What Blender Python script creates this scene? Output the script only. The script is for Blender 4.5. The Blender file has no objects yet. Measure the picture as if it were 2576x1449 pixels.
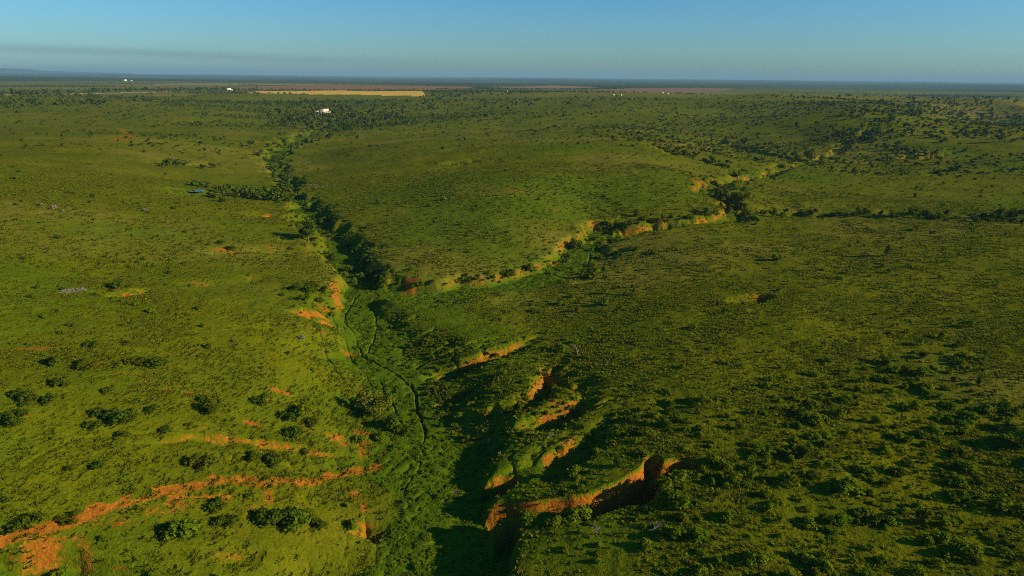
import bpy, math, random
import numpy as np
C = bpy.context.scene.collection
SC = bpy.context.scene
random.seed(7)
rng = np.random.default_rng(11)
f32 = np.float32

# ---------------------------------------------------------------- camera, sky, sun, exposure
CAMH = 60.0
PITCH = math.radians(17.23); ROLL = math.radians(0.56)
FPX = 1717.3                                       # focal length in pixels of a 2576 wide picture
_f = np.array([0, math.cos(PITCH), -math.sin(PITCH)])
_r0 = np.array([1.0, 0, 0]); _u0 = np.cross(_r0, _f)
_r = math.cos(ROLL)*_r0 + math.sin(ROLL)*_u0
_u = -math.sin(ROLL)*_r0 + math.cos(ROLL)*_u0
cam = bpy.data.cameras.new("camera"); camo = bpy.data.objects.new("camera", cam); C.objects.link(camo)
import mathutils
camo.matrix_world = mathutils.Matrix(((_r[0], _u[0], -_f[0], 0), (_r[1], _u[1], -_f[1], 0), (_r[2], _u[2], -_f[2], CAMH), (0, 0, 0, 1)))
cam.sensor_width = 36; cam.lens = 24; cam.clip_start = 1; cam.clip_end = 200000
SC.camera = camo

SUN_EL = math.radians(21); SX, SY = math.cos(math.radians(13)), -math.sin(math.radians(13))
world = bpy.data.worlds.new("World"); SC.world = world; world.use_nodes = True
wn = world.node_tree.nodes; wl = world.node_tree.links
bg = wn["Background"]; sky = wn.new("ShaderNodeTexSky"); sky.sky_type = 'NISHITA'; sky.sun_disc = False
sky.sun_elevation = SUN_EL; sky.sun_rotation = math.atan2(SX, SY); sky.altitude = 600
sky.air_density = 1.3; sky.dust_density = 0.7; sky.ozone_density = 4.0
hs = wn.new('ShaderNodeHueSaturation'); hs.inputs['Saturation'].default_value = 1.1
tn = wn.new('ShaderNodeMix'); tn.data_type = 'RGBA'; tn.blend_type = 'MULTIPLY'; tn.inputs[0].default_value = 1; tn.inputs[7].default_value = (.56, .92, 1.28, 1)
wl.new(sky.outputs[0], tn.inputs[6]); wl.new(tn.outputs[2], hs.inputs['Color'])
# a thin drifting layer of smoke low in the left of the sky
tc = wn.new('ShaderNodeTexCoord'); sx = wn.new('ShaderNodeSeparateXYZ'); wl.new(tc.outputs['Generated'], sx.inputs[0])
def wm(op, a, b):
    n = wn.new('ShaderNodeMath'); n.operation = op
    for i, v in ((0, a), (1, b)):
        if isinstance(v, (int, float)): n.inputs[i].default_value = v
        else: wl.new(v, n.inputs[i])
    return n.outputs[0]
nz = wn.new('ShaderNodeTexNoise'); nz.inputs['Scale'].default_value = 5; mp = wn.new('ShaderNodeMapping'); mp.inputs['Scale'].default_value = (1, 1, 12); wl.new(tc.outputs['Generated'], mp.inputs[0]); wl.new(mp.outputs[0], nz.inputs['Vector'])
hz = wm('ADD', sx.outputs[2], wm('MULTIPLY', sx.outputs[0], .022)); hz = wm('ADD', hz, wm('MULTIPLY', wm('SUBTRACT', nz.outputs[0], .5), .006))
bd = wm('POWER', 2.718, wm('MULTIPLY', -1, wm('POWER', wm('DIVIDE', wm('ABSOLUTE', wm('SUBTRACT', hz, .0125), 0), .0055), 2)))
sd_m = wn.new('ShaderNodeMapRange'); sd_m.inputs[1].default_value = .0; sd_m.inputs[2].default_value = -.45; wl.new(sx.outputs[0], sd_m.inputs[0])
sm = wn.new('ShaderNodeMix'); sm.data_type = 'RGBA'; sm.blend_type = 'MULTIPLY'; sm.inputs[7].default_value = (.80, .80, .83, 1)
wl.new(wm('MULTIPLY', bd, sd_m.outputs[0]), sm.inputs[0]); wl.new(hs.outputs[0], sm.inputs[6]); wl.new(sm.outputs[2], bg.inputs[0]); bg.inputs[1].default_value = 0.073
sd = bpy.data.lights.new("sun", 'SUN'); sd.energy = 5.0; sd.angle = math.radians(0.5); sd.color = (1.0, 0.80, 0.50)
so = bpy.data.objects.new("sun", sd); C.objects.link(so)
so.rotation_euler = mathutils.Vector((SX*math.cos(SUN_EL), SY*math.cos(SUN_EL), math.sin(SUN_EL))).to_track_quat('Z', 'Y').to_euler()
SC.view_settings.view_transform = 'Standard'; SC.view_settings.look = 'None'
SC.view_settings.exposure = 0.55; SC.view_settings.gamma = 1
SC.cycles.use_denoising = False; SC.cycles.pixel_filter_type = 'BLACKMAN_HARRIS'; SC.cycles.filter_width = 1.05
SC.cycles.max_bounces = 4; SC.cycles.transparent_max_bounces = 4; SC.cycles.volume_bounces = 0

# ---------------------------------------------------------------- pixel <-> world (2576 x 1449 picture coordinates)
def ray(u, v):
    u = np.asarray(u, float); v = np.asarray(v, float)
    x = (u-1288)/FPX; y = (724.5-v)/FPX
    return _f[None]+x[..., None]*_r[None]+y[..., None]*_u[None] if u.ndim else _f+x*_r+y*_u
def at_z(u, v, z):
    d = ray(u, v); t = (np.asarray(z)-CAMH)/d[..., 2]
    return d[..., 0]*t, d[..., 1]*t
def to_pix(x, y, z):
    p = np.stack([np.asarray(x, float), np.asarray(y, float), np.asarray(z, float)-CAMH], -1)
    w = p@_f; w = np.where(np.abs(w) < 1e-6, 1e-6, w)
    return 1288+FPX*(p@_r)/w, 724.5-FPX*(p@_u)/w, w

# ---------------------------------------------------------------- noise
def _hash(ix, iy, seed):
    h = (ix.astype(np.uint32)*np.uint32(374761393) + iy.astype(np.uint32)*np.uint32(668265263) + np.uint32(seed*974711))
    h = (h ^ (h >> np.uint32(13)))*np.uint32(1274126177)
    h = h ^ (h >> np.uint32(16))
    return (h & np.uint32(0xffff)).astype(f32)/f32(32767.5)-f32(1)
def vnoise(x, y, lam, seed):
    x = np.asarray(x, np.float64)/lam; y = np.asarray(y, np.float64)/lam
    c, s = math.cos(seed*1.3+.4), math.sin(seed*1.3+.4)
    x, y = x*c-y*s+seed*17.3, x*s+y*c-seed*9.1
    ix = np.floor(x); iy = np.floor(y); fx = (x-ix).astype(f32); fy = (y-iy).astype(f32)
    ix = ix.astype(np.int64); iy = iy.astype(np.int64)
    fx = fx*fx*fx*(fx*(fx*6-15)+10); fy = fy*fy*fy*(fy*(fy*6-15)+10)
    a = _hash(ix, iy, seed); b = _hash(ix+1, iy, seed); c_ = _hash(ix, iy+1, seed); d = _hash(ix+1, iy+1, seed)
    return (a+(b-a)*fx)*(1-fy)+(c_+(d-c_)*fx)*fy
def fbm(x, y, lam, seed, n=3, g=.5):
    o = 0; a = 1; t = 0
    for k in range(n):
        o = o+a*vnoise(x, y, lam/2**k, seed+k*7); t += a; a *= g
    return o/t
def sstep(a, b, x):
    t = np.clip((x-a)/(b-a), 0, 1); return t*t*(3-2*t)

# ---------------------------------------------------------------- macro relief: control points (picture position, height)
CP = [(2576,1449,1.5),(2100,1449,.8),(1700,1449,.3),(1450,1420,-1.2),(2576,1100,2.5),(2100,1100,1.5),(1700,1150,.8),(1500,1150,-1.3),(1400,1250,-1.6),(1300,1250,-2.5),(1240,1245,-3.4),(1450,980,-1.3),(1250,1000,-3),(1150,1060,-5.2),(1130,980,-5),(1180,1160,-5.8),(1200,900,-2.8),(1080,840,-3.6),(1020,860,-4.7),(980,790,-3.2),(1700,900,1),(2200,850,2),(2576,800,3),(1500,800,-2),(1250,790,-3.6),(1500,720,-3),(1300,760,-4.4),(1700,700,-.5),(2000,650,1),(2400,640,2.5),(1600,620,-1.5),(1900,570,0),(2576,575,3.5),
(2200,500,0),(2576,500,2),(2050,440,0),(2350,420,3),(2576,400,6),(2200,372,4),(2150,275,24),(2000,287,15),(2350,264,18),(2500,288,2),(2400,305,2),(2576,300,-2),(2576,264,16),(2250,330,13),(2450,352,9),(2576,345,14),(1900,335,7),(1850,300,11),
(970,700,-1),(1100,685,-.5),(1250,675,-1),(1380,645,-1.2),(950,620,0),(1150,580,3),(1350,560,3.5),(1500,540,1.5),(1000,500,3),(1300,470,9),(1600,480,7),(1500,400,12),(1200,400,8),(1800,420,5),(900,440,2),(1400,340,11),(1650,330,11),(1650,420,11),
(0,1449,5),(300,1449,2),(600,1400,-1),(850,1400,-4.5),(0,1250,8),(400,1250,4),(700,1220,-.5),(880,1200,-4),(0,1050,12),(400,1050,7),(700,1030,2),(880,1060,-2.5),(0,850,14),(400,850,9),(700,850,3),(840,850,-2),(800,740,1),(600,740,5),(300,740,10),(0,700,17),(750,640,0),(500,620,7),(200,600,14),(700,560,-.5),(400,520,8),(100,500,16),(600,470,0),(300,440,9),(0,420,15),(650,400,-2),(500,400,3),
(300,350,8),(600,330,1),(0,330,12),(820,295,-3),(820,320,-4),(1000,300,-3),(400,270,5),(1200,270,3),(700,250,2)]
_cp = np.array(CP, float); _cx, _cy = at_z(_cp[:, 0], _cp[:, 1], _cp[:, 2])
def _tc(x, y):
    r = np.hypot(x, y); az = np.arctan2(x, y)
    return np.clip(az, -.75, .75)*2.2, np.log(np.clip(r, 58, 3000))
_ta, _tb = _tc(_cx, _cy)
def _phi(d2): return d2*np.log(np.maximum(d2, 1e-9))*.5
_K = _phi((_ta[:, None]-_ta[None])**2+(_tb[:, None]-_tb[None])**2)+np.eye(len(_cp))*.004
_P = np.stack([np.ones(len(_cp)), _ta, _tb], 1)
_sol = np.linalg.solve(np.block([[_K, _P], [_P.T, np.zeros((3, 3))]]), np.concatenate([_cp[:, 2], np.zeros(3)]))
def macro(x, y):
    a, b = _tc(x, y); a = a.astype(f32); b = b.astype(f32)
    z = (_sol[-3]+_sol[-2]*a+_sol[-1]*b).astype(f32)
    for k in range(len(_cp)):
        d2 = (a-f32(_ta[k]))**2+(b-f32(_tb[k]))**2
        z += f32(_sol[k]*.5)*d2*np.log(np.maximum(d2, f32(1e-9)))
    r = np.hypot(x, y)
    z = np.clip(z, -12, 22)*(1-sstep(1500, 3200, r))
    far = sstep(1000, 2600, r); hr = sstep(.12, .3, np.arctan2(x, y))*sstep(500, 800, r)*(1-sstep(2400, 3400, r))
    z = z+hr*((1-np.abs(vnoise(x, y, 420, 6))*2)*9-3+vnoise(x, y, 150, 7)*2.5)
    z = z+far*(vnoise(x, y, 900, 3)*2.2+vnoise(x, y, 2600, 4)*3)
    z = z+sstep(5000, 9000, r)*(vnoise(x, y, 4200, 5)*22+vnoise(x, y, 1700, 15)*8)
    z = z-9*sstep(600, 2500, r)*sstep(.18, .6, np.arctan2(x, y))*(1-sstep(6000, 12000, r))
    return z

# ---------------------------------------------------------------- channels: stations (u, v, floor z or depth, half width), banks (left, right), jag
def CH(pts, bL, bR, jag=1.0, rel=False, p=2.0, rock=.8):
    a = np.array(pts, float)
    return dict(pts=a, bL=bL, bR=bR, jag=jag, rel=rel, p=p, rock=rock)
def edges(rows):                                   # (left u, right u, v, z)
    out = []
    for uL, uR, v, z in rows:
        xl, yl = at_z(uL, v, z); xr, yr = at_z(uR, v, z)
        out.append(((xl+xr)/2, (yl+yr)/2, z, math.hypot(xr-xl, yr-yl)/2))
    return np.array(out)
MAIN = edges([(900,1300,1560,-8.4),(930,1285,1449,-8),(950,1255,1390,-7.9),(955,1250,1320,-7.7),(965,1215,1250,-7.5),(975,1185,1170,-7.2),(985,1120,1080,-6.8),(950,1088,980,-6.4),(905,1045,900,-6),(878,975,830,-5.6),(868,955,770,-5.3),(862,948,715,-5.1),(842,925,660,-5),(812,868,610,-5),(770,830,565,-5),(735,772,520,-5),(715,742,480,-5),(690,722,440,-5.2),(665,712,405,-5.2),(690,740,375,-5.4),(760,830,340,-6),(820,900,310,-6.5),(880,980,290,-6.5)])
def conv(c):
    if c['rel'] and 'zr' not in c:
        z0 = macro(*at_z(c['pts'][:, 0], c['pts'][:, 1], -1.0)); c['zr'] = macro(*at_z(c['pts'][:, 0], c['pts'][:, 1], z0))
    x, y = at_z(c['pts'][:, 0], c['pts'][:, 1], np.where(c['rel'], c.get('zr', 0), c['pts'][:, 2]))
    c['S'] = np.stack([x, y, c['pts'][:, 2], c['pts'][:, 3]], 1); return c
CHS = [dict(S=MAIN, bL=9, bR=5, jag=3.2, rel=False, p=2.2, rock=.45, main=True)]
def add(*a, **k): CHS.append(conv(CH(*a, **k)))
# the branch to the right between the wedge hill and the bushy flat
add([(960,745,-5.1,5),(1090,752,-5,4.5),(1220,738,-4.8,4),(1330,718,-4.6,4),(1420,685,-4.5,5.5),(1465,645,-4.4,5.5),(1488,607,-4.4,4),(1505,588,-4.3,4),(1520,583,-4.2,3)], 6, 12, 3.2, rock=.7)
add([(1500,592,4,3.5),(1560,574,4,4),(1640,565,3.6,3.2),(1720,558,3.4,3),(1790,549,3.4,3),(1845,535,4,4),(1840,508,4,4),(1795,488,4,5),(1768,470,3.6,4.5),(1800,458,3.4,3.5),(1860,446,3,3),(1915,430,2.8,3),(1975,412,3,3.5),(2045,394,2.6,3.5),(2110,368,2.4,3),(2190,345,2,3)], 5, 8, 3, rel=True, rock=.75)
add([(1870,531,-3.6,3),(1960,534,3.4,2.6),(2100,538,3.6,2.6),(2300,546,3.4,2.6),(2450,553,3.4,2.6),(2700,562,3,2)][1:], 26, 4, 2, rel=True, rock=.3)
def gully(pts, *r):
    q = np.array(pts, float); q[:, 2] *= .72; q[0, 2] *= .3; q[1, 2] *= .7; add([tuple(p) for p in q], *r)
# badland gullies on the right of the valley (depths)
gully([(1040,893,1.4,1.2),(1085,882,2.2,.8),(1140,858,1.2,.5)], 2.2, 3, 1.8, True)
gully([(975,818,1.4,1),(1005,808,2,.7),(1040,797,1,.5)], 2, 2.6, .8, True)
gully([(1000,850,1,.8),(1040,842,1.8,.6),(1090,828,.9,.5)], 2, 2.6, .8, True)
gully([(1070,955,2,1.6),(1110,940,3,1.3),(1160,922,3.6,1.1),(1230,895,3,.9),(1295,868,2,.7),(1345,852,.9,.5)], 3, 3, 2.0, True)
gully([(1060,1030,2.2,1.8),(1110,1010,2.8,1.5),(1160,992,3,1.1),(1200,968,1.4,.6)], 2.6, 3.2, 2.0, True)
gully([(1150,1098,1.2,1),(1185,1070,2.2,.8),(1235,1032,1.6,.6)], 2.2, 2.6, 1.8, True)
gully([(1255,1030,2.5,1.2),(1300,1012,4.2,1.5),(1345,985,4.8,1.5),(1385,938,3,.8),(1402,905,1,.5)], 2.6, 2.8, 2.2, True)
gully([(1310,1088,3,1.8),(1380,1052,5.2,2.2),(1440,1022,3.8,.9),(1500,990,1.4,.5)], 2.8, 3.4, 2.4, True)
gully([(1315,1165,3,1.5),(1400,1158,5.4,2.2),(1462,1130,4.2,1.2),(1510,1095,1.8,.6)], 2.8, 3.6, 2.2, True)
add([(1150,1275,1.2,2.8),(1230,1225,3,2),(1290,1190,3,1.4),(1340,1180,1.6,.8)], 2.8, 2.8, 2.2, True)
# deep red gully at the lower right
add([(1190,1345,-7.8,3.5),(1260,1335,-7.6,2.6),(1340,1330,-7.2,2),(1450,1335,-6.8,2.3),(1560,1318,-6.6,2.6),(1630,1275,-6.2,1.9),(1685,1247,-5.4,1.1),(1726,1229,-4.6,1.2)], 1.4, 1.7, 1.1, p=1.3, rock=1.5)
add([(1590,1290,-6.2,1.2),(1622,1245,-5.2,.8),(1642,1208,-4,.7)], 1.2, 1.2, .6, p=1.3, rock=1.5)
add([(1230,1460,-8.2,6),(1270,1420,-8,3),(1300,1385,-7.8,2)], 2.2, 1.6, 1.2, p=1.6)
# left side
add([(935,1138,2.4,1.2),(860,1118,3.2,1.3),(760,1100,2.8,1.2),(660,1088,2.5,1),(560,1094,1.7,.9),(470,1098,.7,.7)], 14, 1.2, 1.8, True, p=1.4, rock=.62)
add([(885,800,3,1.6),(835,802,3.4,2),(785,797,2.6,1.4)], 9, 1.6, 1.2, True, p=1.4, rock=1.2)
add([(980,1310,1.5,1.8),(915,1300,2.2,1.2),(868,1288,1.6,.8)], 9, 1.8, 1, True)
add([(330,1445,1.2,1.3),(180,1420,2.6,1.4),(60,1412,2.2,1.3),(-80,1402,1.6,1)], 7, 1.3, 1.2, True, p=1.4, rock=.35)
add([(960,905,1,.8),(905,902,1.3,.7),(860,893,1,.5)], 6, 1.4, .8, True)
# small scarps and pits (depth below the ground around)
for P_, bl, br in [
    ([(278,735,1.6,1),(350,731,1.2,.8)], 4, 1.2), ([(500,722,.9,1),(640,706,.9,1)], 8, 2), ([(535,632,2,1.5),(592,629,1.5,1)], 5, 1.5),
    ([(650,548,1.8,1.4),(695,545,2,1.4)], 7, 1.4), ([(1255,482,1.2,2),(1340,477,1.2,1.5)], 8, 2), ([(1868,757,1.4,2),(1920,742,1.5,2)], 3, 2),
    ([(1640,362,4.5,2.5),(1700,382,5,2.5),(1760,393,4,2),(1830,412,4,3)], 12, 5), ([(1800,342,4,3),(1850,352,5.5,3),(1920,372,6,3),(1975,388,5,3),(2030,400,3,3)], 14, 6),
    ([(1730,358,3,2),(1800,378,4,2.5),(1850,388,3,2)], 10, 5), ([(440,416,3,3),(520,420,2,3)], 20, 3), ([(2330,340,6,3),(2400,362,4,3)], 16, 6), ([(1080,418,2,3),(1160,412,2,3)], 14, 3),
    ([(700,985,1.2,.8),(760,979,1.2,.8)], 6, 1.2), ([(560,1405,1.1,.6),(640,1396,.8,.6)], 4, 1), ([(640,630,.9,1),(720,622,1.2,1)], 8, 1.5), ([(730,610,1.4,1),(800,618,1.4,1)], 8, 1.4),
    ([(468,485,2.2,5),(515,485,2.2,5)], 9, 9),
    ([(1690,1020,.6,1.5),(1760,1000,.4,1)], 4, 3)]:
    c = CH(P_, bl, br, .8, True, 1.5); zz = macro(*at_z(c['pts'][:, 0], c['pts'][:, 1], 2.0)); c['zr'] = zz; CHS.append(conv(c))
# narrow incised cattle trails and the stream cut
TR = []
def trail(pts, w, dep, z): 
    a = np.array(pts, float); x, y = at_z(a[:, 0], a[:, 1], z); TR.append((np.stack([x, y], 1), w, dep))
trail([(905,748),(872,790),(866,815),(893,868),(918,898),(962,917),(1003,942),(1036,970)], .22, .4, -6)
trail([(1036,970),(1047,995),(1050,1025),(1058,1060),(1066,1090)], .22, 1.0, -6.7)
trail([(1066,1090),(1068,1130),(1055,1175),(1010,1240)], .16, .2, -7.3)
trail([(945,760),(948,800),(937,850),(925,895),(962,917)], .2, .35, -5.8)
trail([(960,960),(985,1010),(1010,1060)], .18, .3, -6.5)
trail([(830,800),(855,850),(900,912),(940,960)], .18, .3, -5)
trail([(2080,1330),(2070,1390),(2076,1450)], .16, .1, .5)
trail([(2262,955),(2250,990),(2255,1060)], .14, .08, 1)
trail([(60,1270),(200,1180),(300,1150),(420,1118),(520,1098)], .25, .35, 3)
trail([(780,830),(810,870),(835,915),(905,960)], .3, .4, -2)
trail([(1480,640),(1478,660)], .3, .5, -4.4)
_b0 = at_z(1235, 985, -3.0); _b1 = at_z(1090, 935, -5.0); _b2 = at_z(1340, 850, -2.0); BADC = (float(_b0[0]), float(_b0[1])); _bd = np.array([_b2[0]-_b1[0], _b2[1]-_b1[1]], float); BADD = _bd/np.linalg.norm(_bd)
TRACKS = []
def track(pts, w, z):
    a = np.array(pts, float); x, y = at_z(a[:, 0], a[:, 1], z); TRACKS.append((np.stack([x, y], 1), w))

def polydist(x, y, S):
    """distance, station index interpolation, signed side"""
    n = len(x); best = np.full(n, 1e9, f32); tt = np.zeros(n, f32); sd_ = np.zeros(n, f32)
    for k in range(len(S)-1):
        ax, ay = S[k, 0], S[k, 1]; dx, dy = S[k+1, 0]-ax, S[k+1, 1]-ay; L2 = dx*dx+dy*dy+1e-9
        t = np.clip(((x-ax)*dx+(y-ay)*dy)/L2, 0, 1)
        ex = x-ax-t*dx; ey = y-ay-t*dy; d = ex*ex+ey*ey
        m = d < best
        best = np.where(m, d, best); tt = np.where(m, k+t, tt); sd_ = np.where(m, dx*ey-dy*ex, sd_)
    return np.sqrt(best), tt, sd_
def interp(S, col, t): return np.interp(t, np.arange(len(S)), S[:, col])

def height(x, y, masks=False):
    x = np.asarray(x, float).ravel(); y = np.asarray(y, float).ravel(); r = np.hypot(x, y)
    base = macro(x, y).astype(f32)
    near = r < 1500
    base += np.where(near, (vnoise(x, y, 60, 21)*1.3+vnoise(x, y, 24, 22)*.5)*(1-sstep(700, 1500, r)), 0).astype(f32)
    fi = np.nonzero((r > 280) & (r < 3000))[0]
    if len(fi):
        dd = np.minimum(polydist(x[fi], y[fi], CHS[0]['S'][10:])[0], polydist(x[fi], y[fi], CHS[1]['S'])[0])
        base[fi] += ((vnoise(x[fi], y[fi], 150, 24)*3.0+vnoise(x[fi], y[fi], 330, 25)*6.5)*sstep(15, 130, dd)*sstep(300, 700, r[fi])*(1-sstep(1900, 3000, r[fi]))).astype(f32)
    z = base.copy()
    idx = np.nonzero(near)[0]; xs, ys = x[idx], y[idx]
    k = np.clip(r[idx]/260, .8, 3)
    w1x = vnoise(xs, ys, 16, 31)*.75+vnoise(xs, ys, 6, 32)*.45+vnoise(xs, ys, 2.4, 33)*.2
    w1y = vnoise(xs, ys, 16, 41)*.75+vnoise(xs, ys, 6, 42)*.45+vnoise(xs, ys, 2.4, 43)*.2
    bn = vnoise(xs, ys, 9, 51); sp1 = vnoise(xs, ys, 13, 55); sp2 = vnoise(xs, ys, 5.5, 56)
    b_ = base[idx]; zz = b_.copy(); floor = np.zeros(len(idx), f32); cut = np.zeros(len(idx), f32); rock = np.full(len(idx), .3, f32)
    for c in CHS:
        S = c['S']; mg = S[:, 3].max()+max(c['bL'], c['bR'])*2+8
        m = np.nonzero((xs > S[:, 0].min()-mg) & (xs < S[:, 0].max()+mg) & (ys > S[:, 1].min()-mg) & (ys < S[:, 1].max()+mg))[0]
        if not len(m): continue
        j = c['jag']
        px = xs[m]+w1x[m]*j*k[m]; py = ys[m]+w1y[m]*j*k[m]
        d, t, s = polydist(px, py, S)
        if S[:, 3].max() > 2.4: d = d+np.minimum(3.2*k[m]*(np.abs(sp1[m])*1.3-.35), 3)+1.1*k[m]*(np.abs(sp2[m])*1.5-.4)
        else: d = d+.9*k[m]*(np.abs(sp2[m])*1.6-.4)
        bk = np.where(s > 0, c['bL'], c['bR'])*(1+.45*bn[m])
        if c.get('main'):
            rr = r[idx][m]; bk = np.where(s > 0, np.interp(rr, [80, 110, 150, 215, 260, 400], [30, 28, 24, 5, 14, 12]), np.interp(rr, [80, 98, 112, 150, 190, 215, 260, 400], [1.8, 3, 11, 15, 12, 8, 9, 9]))*(1+.4*bn[m])
        zf = interp(S, 2, t) if not c['rel'] else b_[m]-interp(S, 2, t)
        if c['rel']: zf = b_[m]-interp(S, 2, t)*(1+.4*sp2[m])
        if c.get('main'): zf = np.maximum(zf, b_[m]-np.interp(r[idx][m], [225, 255, 330, 450, 900], [20, 5, 3.6, 3.2, 3]))
        wdt = interp(S, 3, t)
        q = np.clip((d-wdt)/np.maximum(bk, .5), 0, 1)
        prof = 1-(1-q)**c['p']
        prof = np.where(q < 1, prof*(1-.25*(1-q)**6), 1)
        zc = zf+(b_[m]-zf)*prof
        lower = zc < zz[m]-1e-3
        rock[m] = np.where(lower & (zf < b_[m]), c['rock'], rock[m])
        zz[m] = np.where((zf < b_[m]), np.minimum(zz[m], zc), zz[m])
        if c.get('main') or (not c['rel'] and S[:, 3].max() >= 5):
            fl = (1-np.clip((d-wdt)/2.0, 0, 1)); floor[m] = np.maximum(floor[m], fl)
    for S, w, dep in TR:
        m = np.nonzero((xs > S[:, 0].min()-6) & (xs < S[:, 0].max()+6) & (ys > S[:, 1].min()-6) & (ys < S[:, 1].max()+6))[0]
        if not len(m): continue
        d, t, s = polydist(xs[m]+w1x[m]*.9, ys[m]+w1y[m]*.9, S)
        zz[m] -= dep*(1-sstep(w*.6, w*1.8, d))*(.75+.25*bn[m])
        cut[m] = np.maximum(cut[m], 1-sstep(w*.8, w*2.2, d))
    bx, by = xs-BADC[0], ys-BADC[1]; e1 = bx*BADD[0]+by*BADD[1]; e2 = -bx*BADD[1]+by*BADD[0]
    wb = np.clip(1.5-np.hypot(e1/26, e2/34)*1.5, 0, 1)*(1-floor)
    wbx, wby = e1/2.0+w1x*1.2, e2+w1y*1.6
    rg = np.clip(.78-np.abs(vnoise(wbx, wby, 6.5, 65))*2.4, 0, 1)+.6*np.clip(.7-np.abs(vnoise(wbx+50, wby, 3.4, 66))*2.4, 0, 1)
    cutb = (wb*rg*np.clip(.45+1.3*vnoise(xs, ys, 12, 67), 0, 1.2)*3.3).astype(f32); zz -= cutb; rock = np.maximum(rock, np.minimum(cutb, 1)*.7)
    # erosion rills on steep ground and small hummocks
    dep = np.clip(b_-zz, 0, 10)
    edge = np.clip(dep/2, 0, 1)*(1-floor)*np.clip((rock-.35)/.5, .1, 1)
    rk = 1-sstep(450, 900, r[idx])
    rill = 1-np.abs(vnoise(xs+w1x*1.5, ys+w1y*1.5, 4.5, 61))*2
    zz -= (edge*rk*np.clip(rill, 0, 1)**2*1.0).astype(f32)
    zz += (rk*(vnoise(xs, ys, 7, 71)*.16+vnoise(xs, ys, 2.6, 72)*.09+np.clip(vnoise(xs, ys, 1.3, 73), 0, 1)*.10*(1-sstep(150, 300, r[idx])))).astype(f32)
    zz += (floor*rk*(np.abs(vnoise(xs, ys, 2.2, 75))*.38)).astype(f32)
    z[idx] = zz
    if not masks: return z
    F = np.zeros(len(x), f32); F[idx] = floor; D = np.zeros(len(x), f32); D[idx] = dep; K = np.zeros(len(x), f32); K[idx] = cut
    global ROCK
    ROCK = np.full(len(x), .15, f32); ROCK[idx] = rock
    return z, F, D, K
def at(u, v, n=14):
    """picture position -> point on the ground (march the ray)"""
    u = np.atleast_1d(np.asarray(u, float)); v = np.atleast_1d(np.asarray(v, float))
    d = ray(u, v); lo = np.full(len(u), 55.0); hit = None
    tmax = np.minimum((-14-CAMH)/d[:, 2], 30000); tmin = np.maximum((18-CAMH)/d[:, 2], 30)
    ts = tmin[None]+(tmax-tmin)[None]*np.linspace(0, 1, 90)[:, None]
    X = d[:, 0]*ts; Y = d[:, 1]*ts; Z = CAMH+d[:, 2]*ts
    Hh = height(X.ravel(), Y.ravel()).reshape(X.shape)
    below = Z < Hh; k = np.argmax(below, 0); k = np.where(below.any(0), k, 89); k = np.maximum(k, 1)
    i = np.arange(len(u)); t0, t1 = ts[k-1, i], ts[k, i]
    for _ in range(12):
        tm = (t0+t1)/2; b = CAMH+d[:, 2]*tm < height(d[:, 0]*tm, d[:, 1]*tm); t1 = np.where(b, tm, t1); t0 = np.where(b, t0, tm)
    x, y = d[:, 0]*t1, d[:, 1]*t1
    return x, y, height(x, y)

# ---------------------------------------------------------------- materials
def mat(name):
    m = bpy.data.materials.new(name); m.use_nodes = True; nt = m.node_tree; b = nt.nodes["Principled BSDF"]
    b.inputs["Roughness"].default_value = .9; b.inputs["Specular IOR Level"].default_value = .08
    return m, nt, b
def N(nt, t, **kw):
    n = nt.nodes.new(t)
    for k, v in kw.items(): setattr(n, k, v)
    return n
def noise(nt, vec, scale, detail=4, rough=.55):
    n = N(nt, "ShaderNodeTexNoise"); n.inputs["Scale"].default_value = scale; n.inputs["Detail"].default_value = detail; n.inputs["Roughness"].default_value = rough
    nt.links.new(vec, n.inputs["Vector"]); return n.outputs["Fac"]
def ramp(nt, fac, a, b):
    n = N(nt, "ShaderNodeMapRange"); n.inputs[1].default_value = a; n.inputs[2].default_value = b; nt.links.new(fac, n.inputs[0]); return n.outputs[0]
def mix(nt, fac, a, b):
    n = N(nt, "ShaderNodeMix", data_type='RGBA')
    for i, v in ((0, fac), (6, a), (7, b)):
        if isinstance(v, (tuple, float, int)): n.inputs[i].default_value = v if not isinstance(v, tuple) else (*v, 1)
        else: nt.links.new(v, n.inputs[i])
    return n.outputs[2]
def math_(nt, op, a, b=None):
    n = N(nt, "ShaderNodeMath", operation=op)
    for i, v in ((0, a), (1, b)):
        if v is None: continue
        if isinstance(v, (float, int)): n.inputs[i].default_value = v
        else: nt.links.new(v, n.inputs[i])
    return n.outputs[0]
GRASS_A, GRASS_B, GRASS_L, GRASS_D = (.130, .136, .003), (.084, .104, .0035), (.080, .128, .004), (.165, .145, .018)
SOIL_A, SOIL_B = (.35, .130, .010), (.20, .062, .007)
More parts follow.
